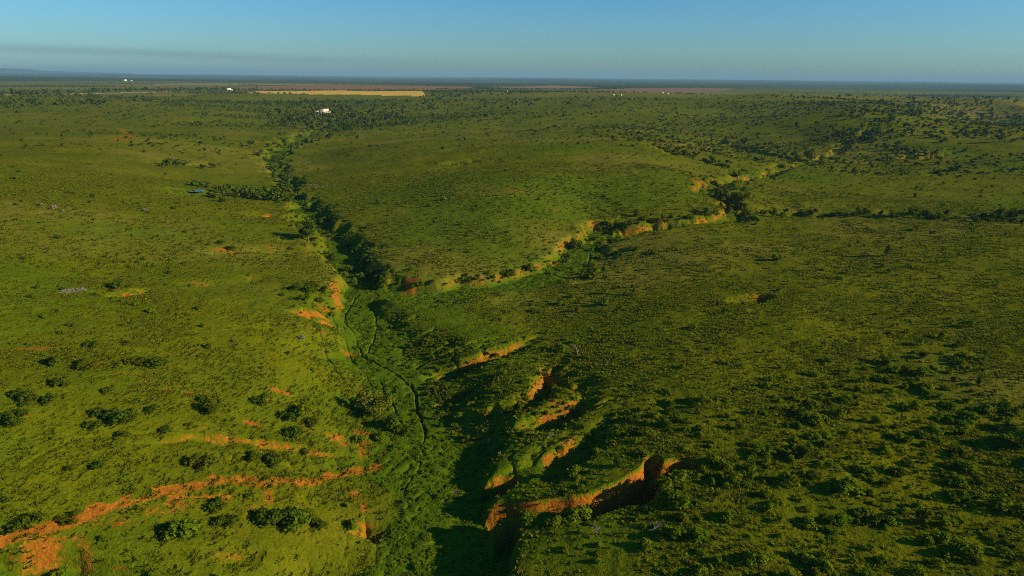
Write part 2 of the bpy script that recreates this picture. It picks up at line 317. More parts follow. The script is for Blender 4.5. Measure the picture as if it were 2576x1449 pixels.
def ground_material():
    m, nt, b = mat("grassland_with_red_soil")
    g = N(nt, "ShaderNodeNewGeometry"); pos = g.outputs["Position"]
    at_ = N(nt, "ShaderNodeAttribute", attribute_name="surf"); sp = N(nt, "ShaderNodeSeparateColor"); nt.links.new(at_.outputs["Color"], sp.inputs[0])
    soil, lush, dry, wood = sp.outputs[0], sp.outputs[1], sp.outputs[2], at_.outputs["Alpha"]
    n1 = noise(nt, pos, .035, 5, .6); n2 = noise(nt, pos, .35, 4, .6); n3 = noise(nt, pos, 2.2, 3, .6)
    gr = mix(nt, ramp(nt, math_(nt, 'ADD', n1, math_(nt, 'MULTIPLY', n2, .6)), .68, .95), GRASS_A, GRASS_B)
    gr = mix(nt, ramp(nt, n3, .45, .75), gr, (.05, .065, .003))
    gr = mix(nt, dry, gr, GRASS_D)
    gr = mix(nt, lush, gr, mix(nt, ramp(nt, n3, .35, .7), GRASS_L, (.048, .092, .003)))
    gr = mix(nt, wood, gr, mix(nt, n2, (.018, .035, .012), (.045, .06, .012)))
    so_ = mix(nt, ramp(nt, n2, .35, .7), SOIL_A, SOIL_B)
    so_ = mix(nt, ramp(nt, noise(nt, pos, 5.0, 3, .7), .5, .75), so_, (.40, .18, .025))
    s = math_(nt, 'ADD', soil, math_(nt, 'MULTIPLY', math_(nt, 'SUBTRACT', n3, .5), 1.9))
    s = math_(nt, 'ADD', s, math_(nt, 'MULTIPLY', math_(nt, 'SUBTRACT', n2, .5), 1.1))
    s = math_(nt, 'MULTIPLY', ramp(nt, s, .44, .78), math_(nt, 'GREATER_THAN', soil, .03))
    col = mix(nt, s, gr, so_)
    nt.links.new(col, b.inputs["Base Color"]); b.inputs["Roughness"].default_value = 1; b.inputs["Specular IOR Level"].default_value = 0
    bp = N(nt, "ShaderNodeBump"); bp.inputs["Strength"].default_value = .9; bp.inputs["Distance"].default_value = .35
    hn = math_(nt, 'ADD', noise(nt, pos, 1.6, 4, .65), math_(nt, 'MULTIPLY', noise(nt, pos, .16, 4, .6), 2.2))
    nt.links.new(hn, bp.inputs["Height"]); nt.links.new(bp.outputs[0], b.inputs["Normal"])
    return m
M_GROUND = ground_material()

def leaf_material(name, ca, cb, trans=.25):
    m, nt, b = mat(name); b.inputs['Specular IOR Level'].default_value = 0; oi = N(nt, "ShaderNodeObjectInfo")
    g = N(nt, "ShaderNodeNewGeometry")
    c = mix(nt, oi.outputs["Random"], ca, cb)
    hsv = N(nt, "ShaderNodeHueSaturation"); nt.links.new(c, hsv.inputs["Color"])
    nt.links.new(math_(nt, 'ADD', .65, math_(nt, 'MULTIPLY', noise(nt, g.outputs["Position"], .9, 2), .8)), hsv.inputs["Value"])
    nt.links.new(hsv.outputs[0], b.inputs["Base Color"])
    tr = N(nt, "ShaderNodeBsdfTranslucent"); nt.links.new(hsv.outputs[0], tr.inputs[0])
    mx = N(nt, "ShaderNodeMixShader"); mx.inputs[0].default_value = trans
    nt.links.new(b.outputs[0], mx.inputs[1]); nt.links.new(tr.outputs[0], mx.inputs[2])
    nt.links.new(mx.outputs[0], nt.nodes["Material Output"].inputs[0]); return m
M_SHRUB = leaf_material("shrub_leaves", (.085, .145, .004), (.125, .15, .004))
M_DARK = leaf_material("dark_shrub_leaves", (.045, .08, .005), (.075, .09, .004))
M_TREE = leaf_material("tree_leaves", (.055, .10, .008), (.09, .12, .008))
M_PALE = leaf_material("pale_grey_leaves", (.25, .22, .16), (.2, .2, .13))
M_WEED = leaf_material("valley_weeds", (.105, .175, .005), (.135, .18, .005), .4)
M_GRASS = leaf_material("dry_green_grass", (.10, .11, .006), (.14, .13, .008), .35)
def plain(name, col, rough=.8, nscale=3.0, var=.35):
    m, nt, b = mat(name); tc = N(nt, "ShaderNodeTexCoord")
    n = noise(nt, tc.outputs["Object"], nscale, 4)
    nt.links.new(mix(nt, n, tuple(c*(1-var) for c in col), tuple(min(1, c*(1+var)) for c in col)), b.inputs["Base Color"]); b.inputs["Roughness"].default_value = rough
    return m
M_BARK = plain("bark", (.10, .07, .045)); M_DEAD = plain("bleached_wood", (.20, .175, .14))
M_WHITE = plain("white_painted_wall", (.76, .68, .50), .7, .6, .06); M_ROOF = plain("brown_roof", (.20, .13, .10), .8, 1, .2)
M_TOWER = plain("grey_stone_wall", (.16, .15, .15), .8, 1, .2); M_TIN = plain("pale_metal_roof", (.75, .75, .73), .5, .5, .08)
M_GLASS, _nt, _b = mat("dark_glass"); _b.inputs["Base Color"].default_value = (.02, .025, .03, 1); _b.inputs["Roughness"].default_value = .08; _b.inputs["Specular IOR Level"].default_value = .5
M_WATER, _nt, _b = mat("pond_water"); _b.inputs["Base Color"].default_value = (.05, .07, .05, 1); _b.inputs["Roughness"].default_value = .15; _b.inputs["Specular IOR Level"].default_value = .2

# ---------------------------------------------------------------- object helpers
def tag(o, label=None, cat=None, group=None, kind=None):
    for k, v in (("label", label), ("category", cat), ("group", group), ("kind", kind)):
        if v: o[k] = v
    return o
def link(name, data, parent=None):
    o = bpy.data.objects.new(name, data); C.objects.link(o)
    if parent: o.parent = parent
    return o
def np_mesh(name, V, F, m, smooth=False):
    """V (n,3), F (k,3|4) arrays or list of such"""
    me = bpy.data.meshes.new(name); V = np.asarray(V, f32)
    Fs = F if isinstance(F, list) and not isinstance(F[0], tuple) else [F]; Fs = [np.asarray(q, np.int32) for q in Fs if len(q)]
    lt = np.concatenate([np.full(len(q), q.shape[1], np.int32) for q in Fs]); li = np.concatenate([q.ravel() for q in Fs])
    me.vertices.add(len(V)); me.vertices.foreach_set("co", V.ravel())
    me.loops.add(len(li)); me.loops.foreach_set("vertex_index", li)
    me.polygons.add(len(lt)); st = np.zeros(len(lt), np.int32); st[1:] = np.cumsum(lt)[:-1]
    me.polygons.foreach_set("loop_start", st); me.polygons.foreach_set("loop_total", lt)
    if smooth: me.polygons.foreach_set("use_smooth", np.ones(len(lt), bool))
    me.materials.append(m); me.update(calc_edges=True); return me
# ---------------------------------------------------------------- plant meshes
def leaves(r, cen, rad, n, size, up=.5, flat=1.0):
    """n leaf-clump quads on the lumps (cen, rad)"""
    cen = np.asarray(cen, float); rad = np.asarray(rad, float); w = rad**2; k = r.choice(len(cen), n, p=w/w.sum())
    d = r.normal(size=(n, 3)); d /= np.linalg.norm(d, axis=1)[:, None]; d[:, 2] = np.where(d[:, 2] < -.35, -d[:, 2], d[:, 2])
    P = cen[k]+d*(rad[k]*r.uniform(.45, 1.08, n)**.6)[:, None]*np.array([1, 1, flat])
    nr = d+r.normal(size=(n, 3))*.55+np.array([0, 0, up]); nr /= np.linalg.norm(nr, axis=1)[:, None]
    a = np.cross(nr, r.normal(size=(n, 3))); a /= np.linalg.norm(a, axis=1)[:, None]; b = np.cross(nr, a)
    s = size*r.uniform(.55, 1.3, n)[:, None]; t = s*r.uniform(.45, .95, n)[:, None]
    V = np.stack([P-a*s, P-b*t+nr*s*.15, P+a*s, P+b*t+nr*s*.15], 1).reshape(-1, 3)
    V[:, 2] = np.maximum(V[:, 2], .02)
    return V, np.arange(n*4).reshape(n, 4)
def tube(pts, rads, sides=5):
    pts = np.asarray(pts, float); V = []; F = []
    for i, p in enumerate(pts):
        t = pts[min(i+1, len(pts)-1)]-pts[max(i-1, 0)]; t = t/(np.linalg.norm(t)+1e-9)
        a = np.cross(t, [.31, .77, .55]); a /= np.linalg.norm(a)+1e-9; b = np.cross(t, a)
        for k in range(sides):
            q = 2*math.pi*k/sides; V.append(p+(a*math.cos(q)+b*math.sin(q))*rads[i])
    for i in range(len(pts)-1):
        for k in range(sides): F.append((i*sides+k, i*sides+(k+1) % sides, (i+1)*sides+(k+1) % sides, (i+1)*sides+k))
    return np.array(V), np.array(F)
def join(parts):
    V = []; F = []; o = 0
    for v, f in parts: V.append(v); F.append(f+o); o += len(v)
    return np.concatenate(V), np.concatenate(F)
def limb(r, p, d, L, rad, n=4, wob=.25):
    pts = [np.array(p, float)]; d = np.array(d, float)
    for _ in range(n):
        d = d+r.normal(size=3)*wob; d /= np.linalg.norm(d); pts.append(pts[-1]+d*L/n)
    return pts, [rad*(1-.75*i/n) for i in range(n+1)], d
def shrub(seed, n, spread=1.0, tall=1.0, size=.16, m=None, lumps=8):
    """unit shrub of about 1 m radius"""
    r = np.random.default_rng(seed); cen = []; rad = []
    for k in range(lumps):
        q = r.uniform(0, 6.28); R = r.uniform(.05, .72)*spread; h = r.uniform(.25, 1.0)*tall*(1.05-.5*R)
        cen.append((R*math.cos(q), R*math.sin(q), h)); rad.append(r.uniform(.22, .46))
    V, F = leaves(r, cen, rad, n, size, .4)
    stems = []
    for c in cen[:6]:
        p, rr, _ = limb(r, (r.normal()*.06, r.normal()*.06, -.15), np.array(c)+np.array([0, 0, .2]), np.linalg.norm(c)*1.05, .035, 3, .15); stems.append(tube(p, rr, 3))
    V2, F2 = join(stems); me = np_mesh("shrub", np.concatenate([V, V2]), np.concatenate([F, F2+len(V)]), m)
    return me
def tree_meshes(seed, n, m, tall=1.0, wide=1.0, size=.13, limbs=9):
    """unit tree, crown about 1 m radius, height about 2.2"""
    r = np.random.default_rng(seed); parts = []; H0 = .75*tall
    p, rr, d = limb(r, (0, 0, -.1), (r.normal()*.1, r.normal()*.1, 1), H0+.1, .095, 4, .08); parts.append(tube(p, rr, 7)); top = p[-1]
    cen = []; rad = []
    for k in range(limbs):
        q = k*2.4+r.uniform(-.4, .4); el = r.uniform(.15, 1.3); L = r.uniform(.55, .95)
        d = (math.cos(q)*math.cos(el)*wide, math.sin(q)*math.cos(el)*wide, math.sin(el)*tall)
        s = p[-1-(k % 3)]; lp, lr, d2 = limb(r, s, d, L, .045, 4, .18); parts.append(tube(lp, lr, 4))
        cen.append(lp[-1]); rad.append(r.uniform(.28, .44)); cen.append(lp[-2]+r.normal(size=3)*.16); rad.append(r.uniform(.24, .4))
    V, F = leaves(r, cen, rad, n, size, .35, .85)
    tv, tf = join(parts); return np_mesh("crown", V, F, m), np_mesh("trunk", tv, tf, M_BARK)
def conifer_meshes(seed, n, m):
    r = np.random.default_rng(seed); cen = [(r.normal()*.1, r.normal()*.1, .5+k*.28) for k in range(7)]; rad = [.62, .72, .7, .6, .48, .34, .2]
    V, F = leaves(r, cen, rad, n, .12, .2); p, rr, _ = limb(r, (0, 0, -.1), (0, 0, 1), 1.9, .07, 4, .03); tv, tf = tube(p, rr, 6)
    return np_mesh("crown", V, F, m), np_mesh("trunk", tv, tf, M_BARK)
def dead_tree_mesh(seed, lean=(0, 0, 1), n=7, spread=1.0):
    r = np.random.default_rng(seed); parts = []
    p, rr, d = limb(r, (0, 0, -.15), lean, 2.0, .075, 6, .14); parts.append(tube(p, rr, 6))
    for k in range(n):
        i = r.integers(2, 6); d = np.array(lean, float)*.5+r.normal(size=3)*.75*spread; d[2] = abs(d[2])*.8+.05
        lp, lr, d2 = limb(r, p[i], d/np.linalg.norm(d), r.uniform(.5, 1.1), .035, 4, .25); parts.append(tube(lp, lr, 4))
        for _ in range(3):
            q = lp[r.integers(1, 5)]; dd = d2+r.normal(size=3)*.7; sp_, sr, _d = limb(r, q, dd/np.linalg.norm(dd), r.uniform(.25, .5), .016, 3, .3); parts.append(tube(sp_, sr, 3))
    v, f = join(parts); return np_mesh("branches", v, f, M_DEAD)
def tuft(seed, m, n=16, h=.5, w=.4):
    r = np.random.default_rng(seed); q = r.uniform(0, 6.28, n); R = w*np.sqrt(r.uniform(0, 1, n))
    P = np.stack([R*np.cos(q), R*np.sin(q), np.zeros(n)], 1); d = np.stack([np.cos(q)*.5+r.normal(size=n)*.3, np.sin(q)*.5+r.normal(size=n)*.3, np.ones(n)], 1)*(h*r.uniform(.5, 1.1, n))[:, None]
    s = np.stack([np.sin(q), -np.cos(q), np.zeros(n)], 1)*r.uniform(.05, .12, n)[:, None]
    V = np.stack([P-s, P+s, P+d+s*.6, P+d-s*.6], 1).reshape(-1, 3); return np_mesh("tuft", V, np.arange(4*n).reshape(n, 4), m)
def stuff(name, label, meshes, P, scl, rot, idx):
    """an uncountable cover: one object, instances on points"""
    me = bpy.data.meshes.new(name); n = len(P); me.vertices.add(n); me.vertices.foreach_set("co", np.asarray(P, f32).ravel())
    scl = np.asarray(scl, f32); scl = np.repeat(scl[:, None], 3, 1) if scl.ndim == 1 else scl
    a = me.attributes.new("scl", 'FLOAT_VECTOR', 'POINT'); a.data.foreach_set("vector", scl.ravel())
    a = me.attributes.new("rot", 'FLOAT_VECTOR', 'POINT'); rv = np.zeros((n, 3), f32); rv[:, 2] = rot; a.data.foreach_set("vector", rv.ravel())
    a = me.attributes.new("idx", 'INT', 'POINT'); a.data.foreach_set("value", np.asarray(idx, np.int32))
    pc = bpy.data.collections.new(name+"_plants")
    for k, q in enumerate(meshes):
        ob = bpy.data.objects.new("%s_plant_%02d" % (name, k), q); pc.objects.link(ob)
    o = link(name, me); ng = bpy.data.node_groups.new(name, 'GeometryNodeTree')
    ng.interface.new_socket("Geometry", in_out='INPUT', socket_type='NodeSocketGeometry'); ng.interface.new_socket("Geometry", in_out='OUTPUT', socket_type='NodeSocketGeometry')
    gi = ng.nodes.new("NodeGroupInput"); go = ng.nodes.new("NodeGroupOutput"); ip = ng.nodes.new("GeometryNodeInstanceOnPoints"); ci = ng.nodes.new("GeometryNodeCollectionInfo")
    ci.inputs[0].default_value = pc; ci.inputs["Separate Children"].default_value = True; ci.inputs["Reset Children"].default_value = True
    ip.inputs["Pick Instance"].default_value = True
    def na(nm, ty):
        q = ng.nodes.new("GeometryNodeInputNamedAttribute"); q.data_type = ty; q.inputs[0].default_value = nm; return q.outputs[0]
    L = ng.links; L.new(gi.outputs[0], ip.inputs["Points"]); L.new(ci.outputs[0], ip.inputs["Instance"]); L.new(na("idx", 'INT'), ip.inputs["Instance Index"])
    L.new(na("scl", 'FLOAT_VECTOR'), ip.inputs["Scale"]); L.new(na("rot", 'FLOAT_VECTOR'), ip.inputs["Rotation"]); L.new(ip.outputs[0], go.inputs[0])
    o.modifiers.new("scatter", 'NODES').node_group = ng
    tag(o, label, None, None, "stuff"); return o
# ---------------------------------------------------------------- terrain mesh
RMUL = 1.0
rs = [2, 8, 18, 30, 42, 50, 56, 60]
while rs[-1] < 42000:
    r_ = rs[-1]; rs.append(r_+max(.25*RMUL, .4*r_*r_*2.43e-5*RMUL) if r_ < 9000 else r_+max(.4*r_*r_*2.43e-5*RMUL, 600))
rs = np.array(rs)
azf = np.radians(np.arange(-49, 49.001, .056*RMUL)); azc = np.radians(np.arange(52, 308.001, 4.0))
az = np.concatenate([azf, azc]); nA, nR = len(az), len(rs)
GX = (np.sin(az)[None]*rs[:, None]).ravel(); GY = (np.cos(az)[None]*rs[:, None]).ravel()
GZ, FLOOR, DEP, CUT = height(GX, GY, True)
Zg = GZ.reshape(nR, nA)
# true steepness of the ground
dzr = np.gradient(Zg, axis=0)/np.gradient(rs)[:, None]
daz = np.gradient(np.unwrap(az)); dza = np.gradient(Zg, axis=1)/(daz[None]*rs[:, None])
SLOPE = np.hypot(dzr, dza).ravel(); GR = np.hypot(GX, GY)
wob = vnoise(GX, GY, 5, 81)*.5+vnoise(GX, GY, 1.7, 82)*.5
soil = .9*sstep(.75, 1.5, SLOPE+.75*vnoise(GX, GY, 16, 83)+.35*vnoise(GX, GY, 5, 85))*np.where(DEP > .5, 1, .35)*(1-.6*FLOOR)*ROCK
soil = soil*np.where(GR < 700, 1, .5)
PATCH = [(880,893,36,7,.85),(700,982,60,5,.7),(640,995,55,6,.55),(235,912,34,8,.75),(90,878,55,4,.8),(310,940,45,6,.7),(365,958,30,5,.75),(480,990,50,6,.75),(420,978,30,5,.5),(120,1382,60,19,.95),(215,1395,22,25,.75),(910,1100,22,36,.95),(850,1098,35,18,.9),(760,1082,60,8,.4),(520,1077,30,6,.6),(640,1068,42,9,.8),(845,745,20,26,.95),(815,778,30,10,.85),(890,1247,18,16,.9),(915,1275,13,20,.9),(575,1400,45,6,.6),(430,1258,60,20,.6),(395,1290,60,18,.6),(540,1262,70,12,.45),(300,1310,50,14,.6),(640,1285,30,8,.5),(590,1340,60,14,.3),(100,1045,70,10,.42),(500,715,65,7,.55),(640,700,50,7,.45),(300,727,14,3,.55),(345,730,20,3,.55),(565,629,30,4,.8),(690,625,20,4,.55),(670,543,18,4,.95),(1300,477,42,3,.55),(890,506,15,4,.6),(1400,530,16,5,.5),(1895,747,30,9,.32),(1400,1015,48,18,.7),(1430,1118,25,26,.7),(1030,725,30,12,.7),(1210,700,40,8,.45),(1390,665,20,10,.75),(2120,382,22,4,.7),(1765,457,48,4,.6),(1490,566,52,6,.55),(1640,555,52,5,.6),(650,357,12,3,.8),(850,350,26,3,.7),(805,834,45,6,.5),(600,1150,60,8,.15),(1560,1190,90,14,.4),(1480,1190,50,16,.3),(1760,770,90,10,.35),(1330,860,60,10,.35),(560,1000,40,8,.4),(820,600,45,8,.5),(770,622,30,6,.4),(1120,955,35,12,.5),(1060,870,50,10,.45),(720,285,25,3,.7),(905,975,20,25,.45)]
for u, v, ru, rv, s in PATCH:
    x, y, z = at(u, v); x, y, z = x[0], y[0], z[0]; D_ = math.sqrt(x*x+y*y+(60-z)**2); sl = (60-z)/D_
    rx, ry = ru*D_/FPX, rv*D_/FPX/sl
    m = np.nonzero(np.abs(GX-x)+np.abs(GY-y) < (rx+ry)*2.2)[0]
    if not len(m): continue
    q = math.atan2(x, y); ca, sa = math.cos(q), math.sin(q)
    e1 = ((GX[m]-x)*ca-(GY[m]-y)*sa)/rx; e2 = ((GX[m]-x)*sa+(GY[m]-y)*ca)/ry
    soil[m] = np.maximum(soil[m], s*np.clip(1.25-np.hypot(e1, e2)+.55*wob[m], 0, 1))
def on(pts): return np.stack(at([p[0] for p in pts], [p[1] for p in pts])[:2], 1)
TRK = np.zeros(len(GX), f32)
for pts, w, s in [
    ([(-40,1358),(100,1322),(200,1300),(330,1264),(420,1236),(520,1213),(640,1208),(760,1212),(830,1196),(900,1183),(952,1172)], 1.15, 1),
    ([(500,1222),(600,1216),(700,1216)], .7, .8), ([(400,1272),(440,1252),(500,1246),(570,1244)], .7, .85), ([(672,1212),(684,1240),(670,1265),(620,1288)], .8, .6),
    ([(330,1275),(250,1300),(180,1320)], .5, .4), ([(300,322),(318,332),(322,345),(300,352)], 5, .6), ([(1020,1075),(990,1115),(960,1150)], .3, .5), ([(400,1300),(440,1275),(470,1262)], .9, .5)]:
    S = on(pts); m = np.nonzero((GX > S[:, 0].min()-14) & (GX < S[:, 0].max()+14) & (GY > S[:, 1].min()-14) & (GY < S[:, 1].max()+14))[0]
    d, t, sd_ = polydist(GX[m]+wob[m]*1.2, GY[m]+vnoise(GX[m], GY[m], 5, 84)*1.2, S)
    k = s*np.clip(1.5-d/w+.8*wob[m], 0, 1); soil[m] = np.maximum(soil[m], k)
    if s == 1: TRK[m] = np.maximum(TRK[m], np.where(d < w*1.2+.6*wob[m], 1, 0))
lush = np.clip(FLOOR*1.0+.9*sstep(.5, 4, DEP)*(SLOPE < .7)*.7+.75*sstep(.0, .5, fbm(GX, GY, 75, 91, 4)), 0, 1)*(1-sstep(500, 900, GR)*.5)
PU, PV, PW = to_pix(GX, GY, GZ)
dry = np.clip(sstep(.05, .55, fbm(GX, GY, 90, 95, 3)+.25*fbm(GX, GY, 14, 96, 2))*.62*(GR < 900)+sstep(900, 1800, GR)*sstep(-.15, .25, fbm(GX*.5, GY, 520, 97, 3))*.9, 0, .9)
wood = sstep(.12, .3, fbm(GX*.4, GY*1.2, 800, 101, 4)-.28*sstep(5200, 4200, GR))*sstep(900, 1700, GR)*.85
wood = np.maximum(wood, sstep(4600, 5600, GR+vnoise(GX, GY, 1800, 103)*900))
wood = np.clip(wood*(1-.35*np.clip(vnoise(GX, GY, 600, 104), 0, 1)), 0, 1)
# faces
i = np.arange(nR-1)[:, None]; j = np.arange(nA)[None]; jn = (j+1) % nA
Q = np.stack([i*nA+j, i*nA+jn, (i+1)*nA+jn, (i+1)*nA+j], -1).reshape(-1, 4)[:, ::-1]
V = np.stack([GX, GY, GZ], 1)
surf = np.stack([np.clip(soil, 0, 1), lush, dry, wood], 1).astype(f32)
def inpoly(px, py, poly):
    c = np.zeros(len(px), bool); n = len(poly)
    for a in range(n):
        x1, y1 = poly[a]; x2, y2 = poly[(a+1) % n]
        if y1 != y2: c ^= ((y1 > py) != (y2 > py)) & (px < (x2-x1)*(py-y1)/(y2-y1)+x1)
    return c
lab = np.zeros(len(Q), np.int8)
fl = FLOOR[Q].mean(1); lab[(fl > .55)] = 1
lab[TRK[Q].mean(1) > .5] = 2
FIELDS = [("crop_field", (.58, .37, .03), [(600,232.5),(860,227.5),(1062,229.5),(1070,242),(980,240.5),(830,238)]),
          ("ploughed_field", (.22, .10, .025), [(590,219),(800,214),(1180,218),(1200,223),(900,226),(600,225)]),
          ("stubble_field", (.24, .13, .05), [(1180,222),(1390,215),(1520,220),(1400,224)]),
          ("fallow_field", (.18, .10, .03), [(1470,226),(1620,221),(1850,222),(1800,232),(1560,231)]),
          ("dirt_road", (.34,.25,.13), [(-60,240),(200,234.5),(430,230.2),(430,231.4),(200,236.2),(-60,242)]),
          ("pale_field", (.22,.17,.06), [(380,212),(640,210),(900,213),(640,214),(400,214.5)])]
FXY = []
near_f = (GR[Q[:, 0]] > 900)
nf = np.nonzero(near_f)[0]; cu = PU[Q[nf]].mean(1); cv = PV[Q[nf]].mean(1)
for k, (nm, col, poly) in enumerate(FIELDS):
    S = np.array(poly, float); x, y, _z = at(S[:, 0], S[:, 1]); FXY.append(np.stack([x, y], 1))
    inside = inpoly(GX[Q[nf]].mean(1), GY[Q[nf]].mean(1), list(zip(x, y))); lab[nf[inside]] = 3+k
nrm = None
def sub(name, k, material, label=None):
    f = Q[lab == k]
    if not len(f): return
    ids, inv = np.unique(f, return_inverse=True); me = np_mesh(name, V[ids], inv.reshape(-1, 4), material, True)
    at_ = me.attributes.new("surf", 'FLOAT_COLOR', 'POINT'); at_.data.foreach_set("color", surf[ids].ravel())
    me.normals_split_custom_set_from_vertices(NRM[ids])
    o = link(name, me); tag(o, label, None, None, 'structure'); return o
full = np_mesh("tmp", V, Q, M_GROUND, True); NRM = np.zeros(len(V)*3, f32); full.vertices.foreach_get("normal", NRM); NRM = NRM.reshape(-1, 3); bpy.data.meshes.remove(full)
sub("ground", 0, M_GROUND, "rolling green grassland with patches of bare red earth")
sub("valley_floor", 1, M_GROUND, "lush green flat floor of the winding creek valley")
sub("dirt_track", 2, M_GROUND, "orange dirt track crossing the lower left slope")
FL = {"crop_field": "golden strip of ripe crop far off below the horizon", "ploughed_field": "long reddish ploughed field behind the golden strip", "stubble_field": "tan stubble field to the right of the ploughed one", "fallow_field": "brown fallow field in the right distance", "dirt_road": "pale dirt road crossing the far left plain", "pale_field": "pale dry field on the far left plain"}
for k, (nm, col, poly) in enumerate(FIELDS): sub(nm, 3+k, plain(nm, col, 1, .02, .18), FL[nm])
# ---------------------------------------------------------------- scatter
SH_N = [shrub(100+k, 420, 1.0, r_, .115, m, 9) for k, (r_, m) in enumerate([(1.0, M_SHRUB), (.75, M_SHRUB), (1.15, M_SHRUB), (.85, M_SHRUB), (.9, M_DARK), (.7, M_DARK), (1.1, M_DARK)])]
SH_F = [shrub(200+k, 110, 1.0, r_, .22, m, 6) for k, (r_, m) in enumerate([(1.0, M_SHRUB), (.75, M_SHRUB), (1.1, M_SHRUB), (.8, M_SHRUB), (.9, M_DARK), (.7, M_DARK), (1.05, M_DARK)])]
def cand(r0, r1, dens, amax=42):
    A = math.radians(2*amax)*.5*(r1*r1-r0*r0); n = int(A*dens)
    r = np.sqrt(rng.uniform(r0*r0, r1*r1, n)); a = np.radians(rng.uniform(-amax, amax, n)); return r*np.sin(a), r*np.cos(a)
def box(u, v, u0, u1, v0, v1, s=60): return sstep(u0-s, u0+s, u)*(1-sstep(u1-s, u1+s, u))*sstep(v0-s, v0+s, v)*(1-sstep(v1-s, v1+s, v))
def ell(u, v, cu, cv, ru, rv): return np.clip(1.4-np.hypot((u-cu)/ru, (v-cv)/rv), 0, 1)
sx_, sy_, sr_, sk_ = [], [], [], []
DMAX = .13
for r0, r1, dmx in [(62, 230, .16), (230, 520, .10), (520, 900, .035), (900, 1700, .016)]:
    x, y = cand(r0, r1, dmx, 49 if r1 < 600 else 43); z, F_, D_, K_ = height(x, y, True); u, v, w = to_pix(x, y, z); r = np.hypot(x, y)
    c1 = fbm(x, y, 26, 121, 2); c2 = fbm(x, y, 9, 122, 2); c3 = fbm(x*.5, y, 110, 123, 3)
    p = np.full(len(x), .012)
    right = sstep(1180, 1500, u)*sstep(560, 640, v)
    low = sstep(780, 1000, v)
    p = p+right*(.032+.085*low)*np.clip(.25+1.8*c1+.9*c2, 0.03, 1.9)
    p = p+ell(u, v, 1250, 810, 320, 90)*.045*np.clip(.5+1.2*c2, 0, 1.5)
    wedge = (1-sstep(1450, 1600, u))*sstep(900, 1000, u)*sstep(430, 520, v)*(1-sstep(660, 700, v))
    p = p+wedge*.05*np.clip(.3+1.6*c1, 0, 1.4)
    left = (1-sstep(800, 900, u))*sstep(450, 500, v)
    p = p+left*.016*np.clip(.4+2*c1, 0, 2)+left*ell(u, v, 250, 650, 330, 130)*.02
    p = p*(1-.55*left*low)
    mid = (v < 480)
    tr_r = ell(u, v, 2200, 360, 560, 90)*np.clip(.55+1.4*c3, 0, 1.3)
    tr_l = ell(u, v, 760, 320, 420, 70)*np.clip(.5+1.5*c3, 0, 1.3)
    p = np.where(mid, .002+.030*np.clip(c3*1.3+.6*c1-.15, 0, 1)+.075*tr_r+.028*tr_l, p)
    p = p*(1-.93*(F_ > .3)*(v > 700))*(1-.2*(D_ > 1.0)*(v > 800))*np.where((F_ > .2) & (v < 700), 1.6, 1)
    k = rng.uniform(0, dmx, len(x)) < p
    x, y, r, u, v, c1 = x[k], y[k], r[k], u[k], v[k], c1[k]
    lo = sstep(780, 1000, v); lf = (1-sstep(800, 950, u)); rg = sstep(1300, 1500, u)
    base = np.where(r < 520, .44+.30*lo+.25*lf*lo+.35*np.clip(c1, 0, 1)*rg, np.where(r < 900, 1.05, 1.8))
    s = base*np.exp(rng.normal(size=len(x))*.5)
    sx_.append(x); sy_.append(y); sr_.append(np.clip(s, .25, 2.5))
    dk = rng.uniform(size=len(x)) < np.where(lf > .5, .7, np.where(v < 480, .75, .3))
    sk_.append(np.where(dk, 4+rng.integers(0, 3, len(x)), rng.integers(0, 4, len(x))))
def addsh(lst):
    for u, v, rad, kind in lst:
        x, y, z = at(u, v); sx_.append(x); sy_.append(y); sr_.append(np.array([rad])); sk_.append(np.array([kind]))
def bank(pts, n, j, a0, a1):
    p_ = np.array(pts, float); t_ = rng.uniform(0, len(p_)-1, n); i_ = t_.astype(int).clip(0, len(p_)-2); f_ = (t_-i_)[:, None]; q_ = p_[i_]*(1-f_)+p_[i_+1]*f_
    x, y, z = at(q_[:, 0]+rng.normal(size=n)*j*2, q_[:, 1]+rng.normal(size=n)*j); sx_.append(x); sy_.append(y); sr_.append(rng.uniform(a0, a1, n)); sk_.append(np.where(rng.uniform(size=n) < .6, rng.integers(4, 7, n), rng.integers(0, 4, n)))
bank([(1490,578),(1640,555),(1780,540),(1850,520),(1800,470)], 60, 5, .9, 2.2)
bank([(985,725),(1100,715),(1250,700),(1400,660),(1470,610)], 60, 6, .5, 1.3)
bank([(745,500),(800,555),(870,610),(930,670),(955,720)], 90, 6, .6, 1.7)
bank([(730,530),(790,610),(840,670)], 30, 6, .6, 1.5)
bank([(985,820),(1060,880),(1090,960),(1110,1050),(1180,1130)], 60, 12, .4, 1.1)
bank([(1050,880),(1250,950),(1400,1050)], 70, 40, .4, 1.1)
bank([(1700,380),(1830,420)], 24, 4, 1, 2.4)
for a_ in range(44):
    t_ = rng.uniform(); addsh([(1900+700*t_, 537+22*t_+rng.normal()*2.5, rng.uniform(1.0, 2.8), int(rng.integers(4, 7)))])
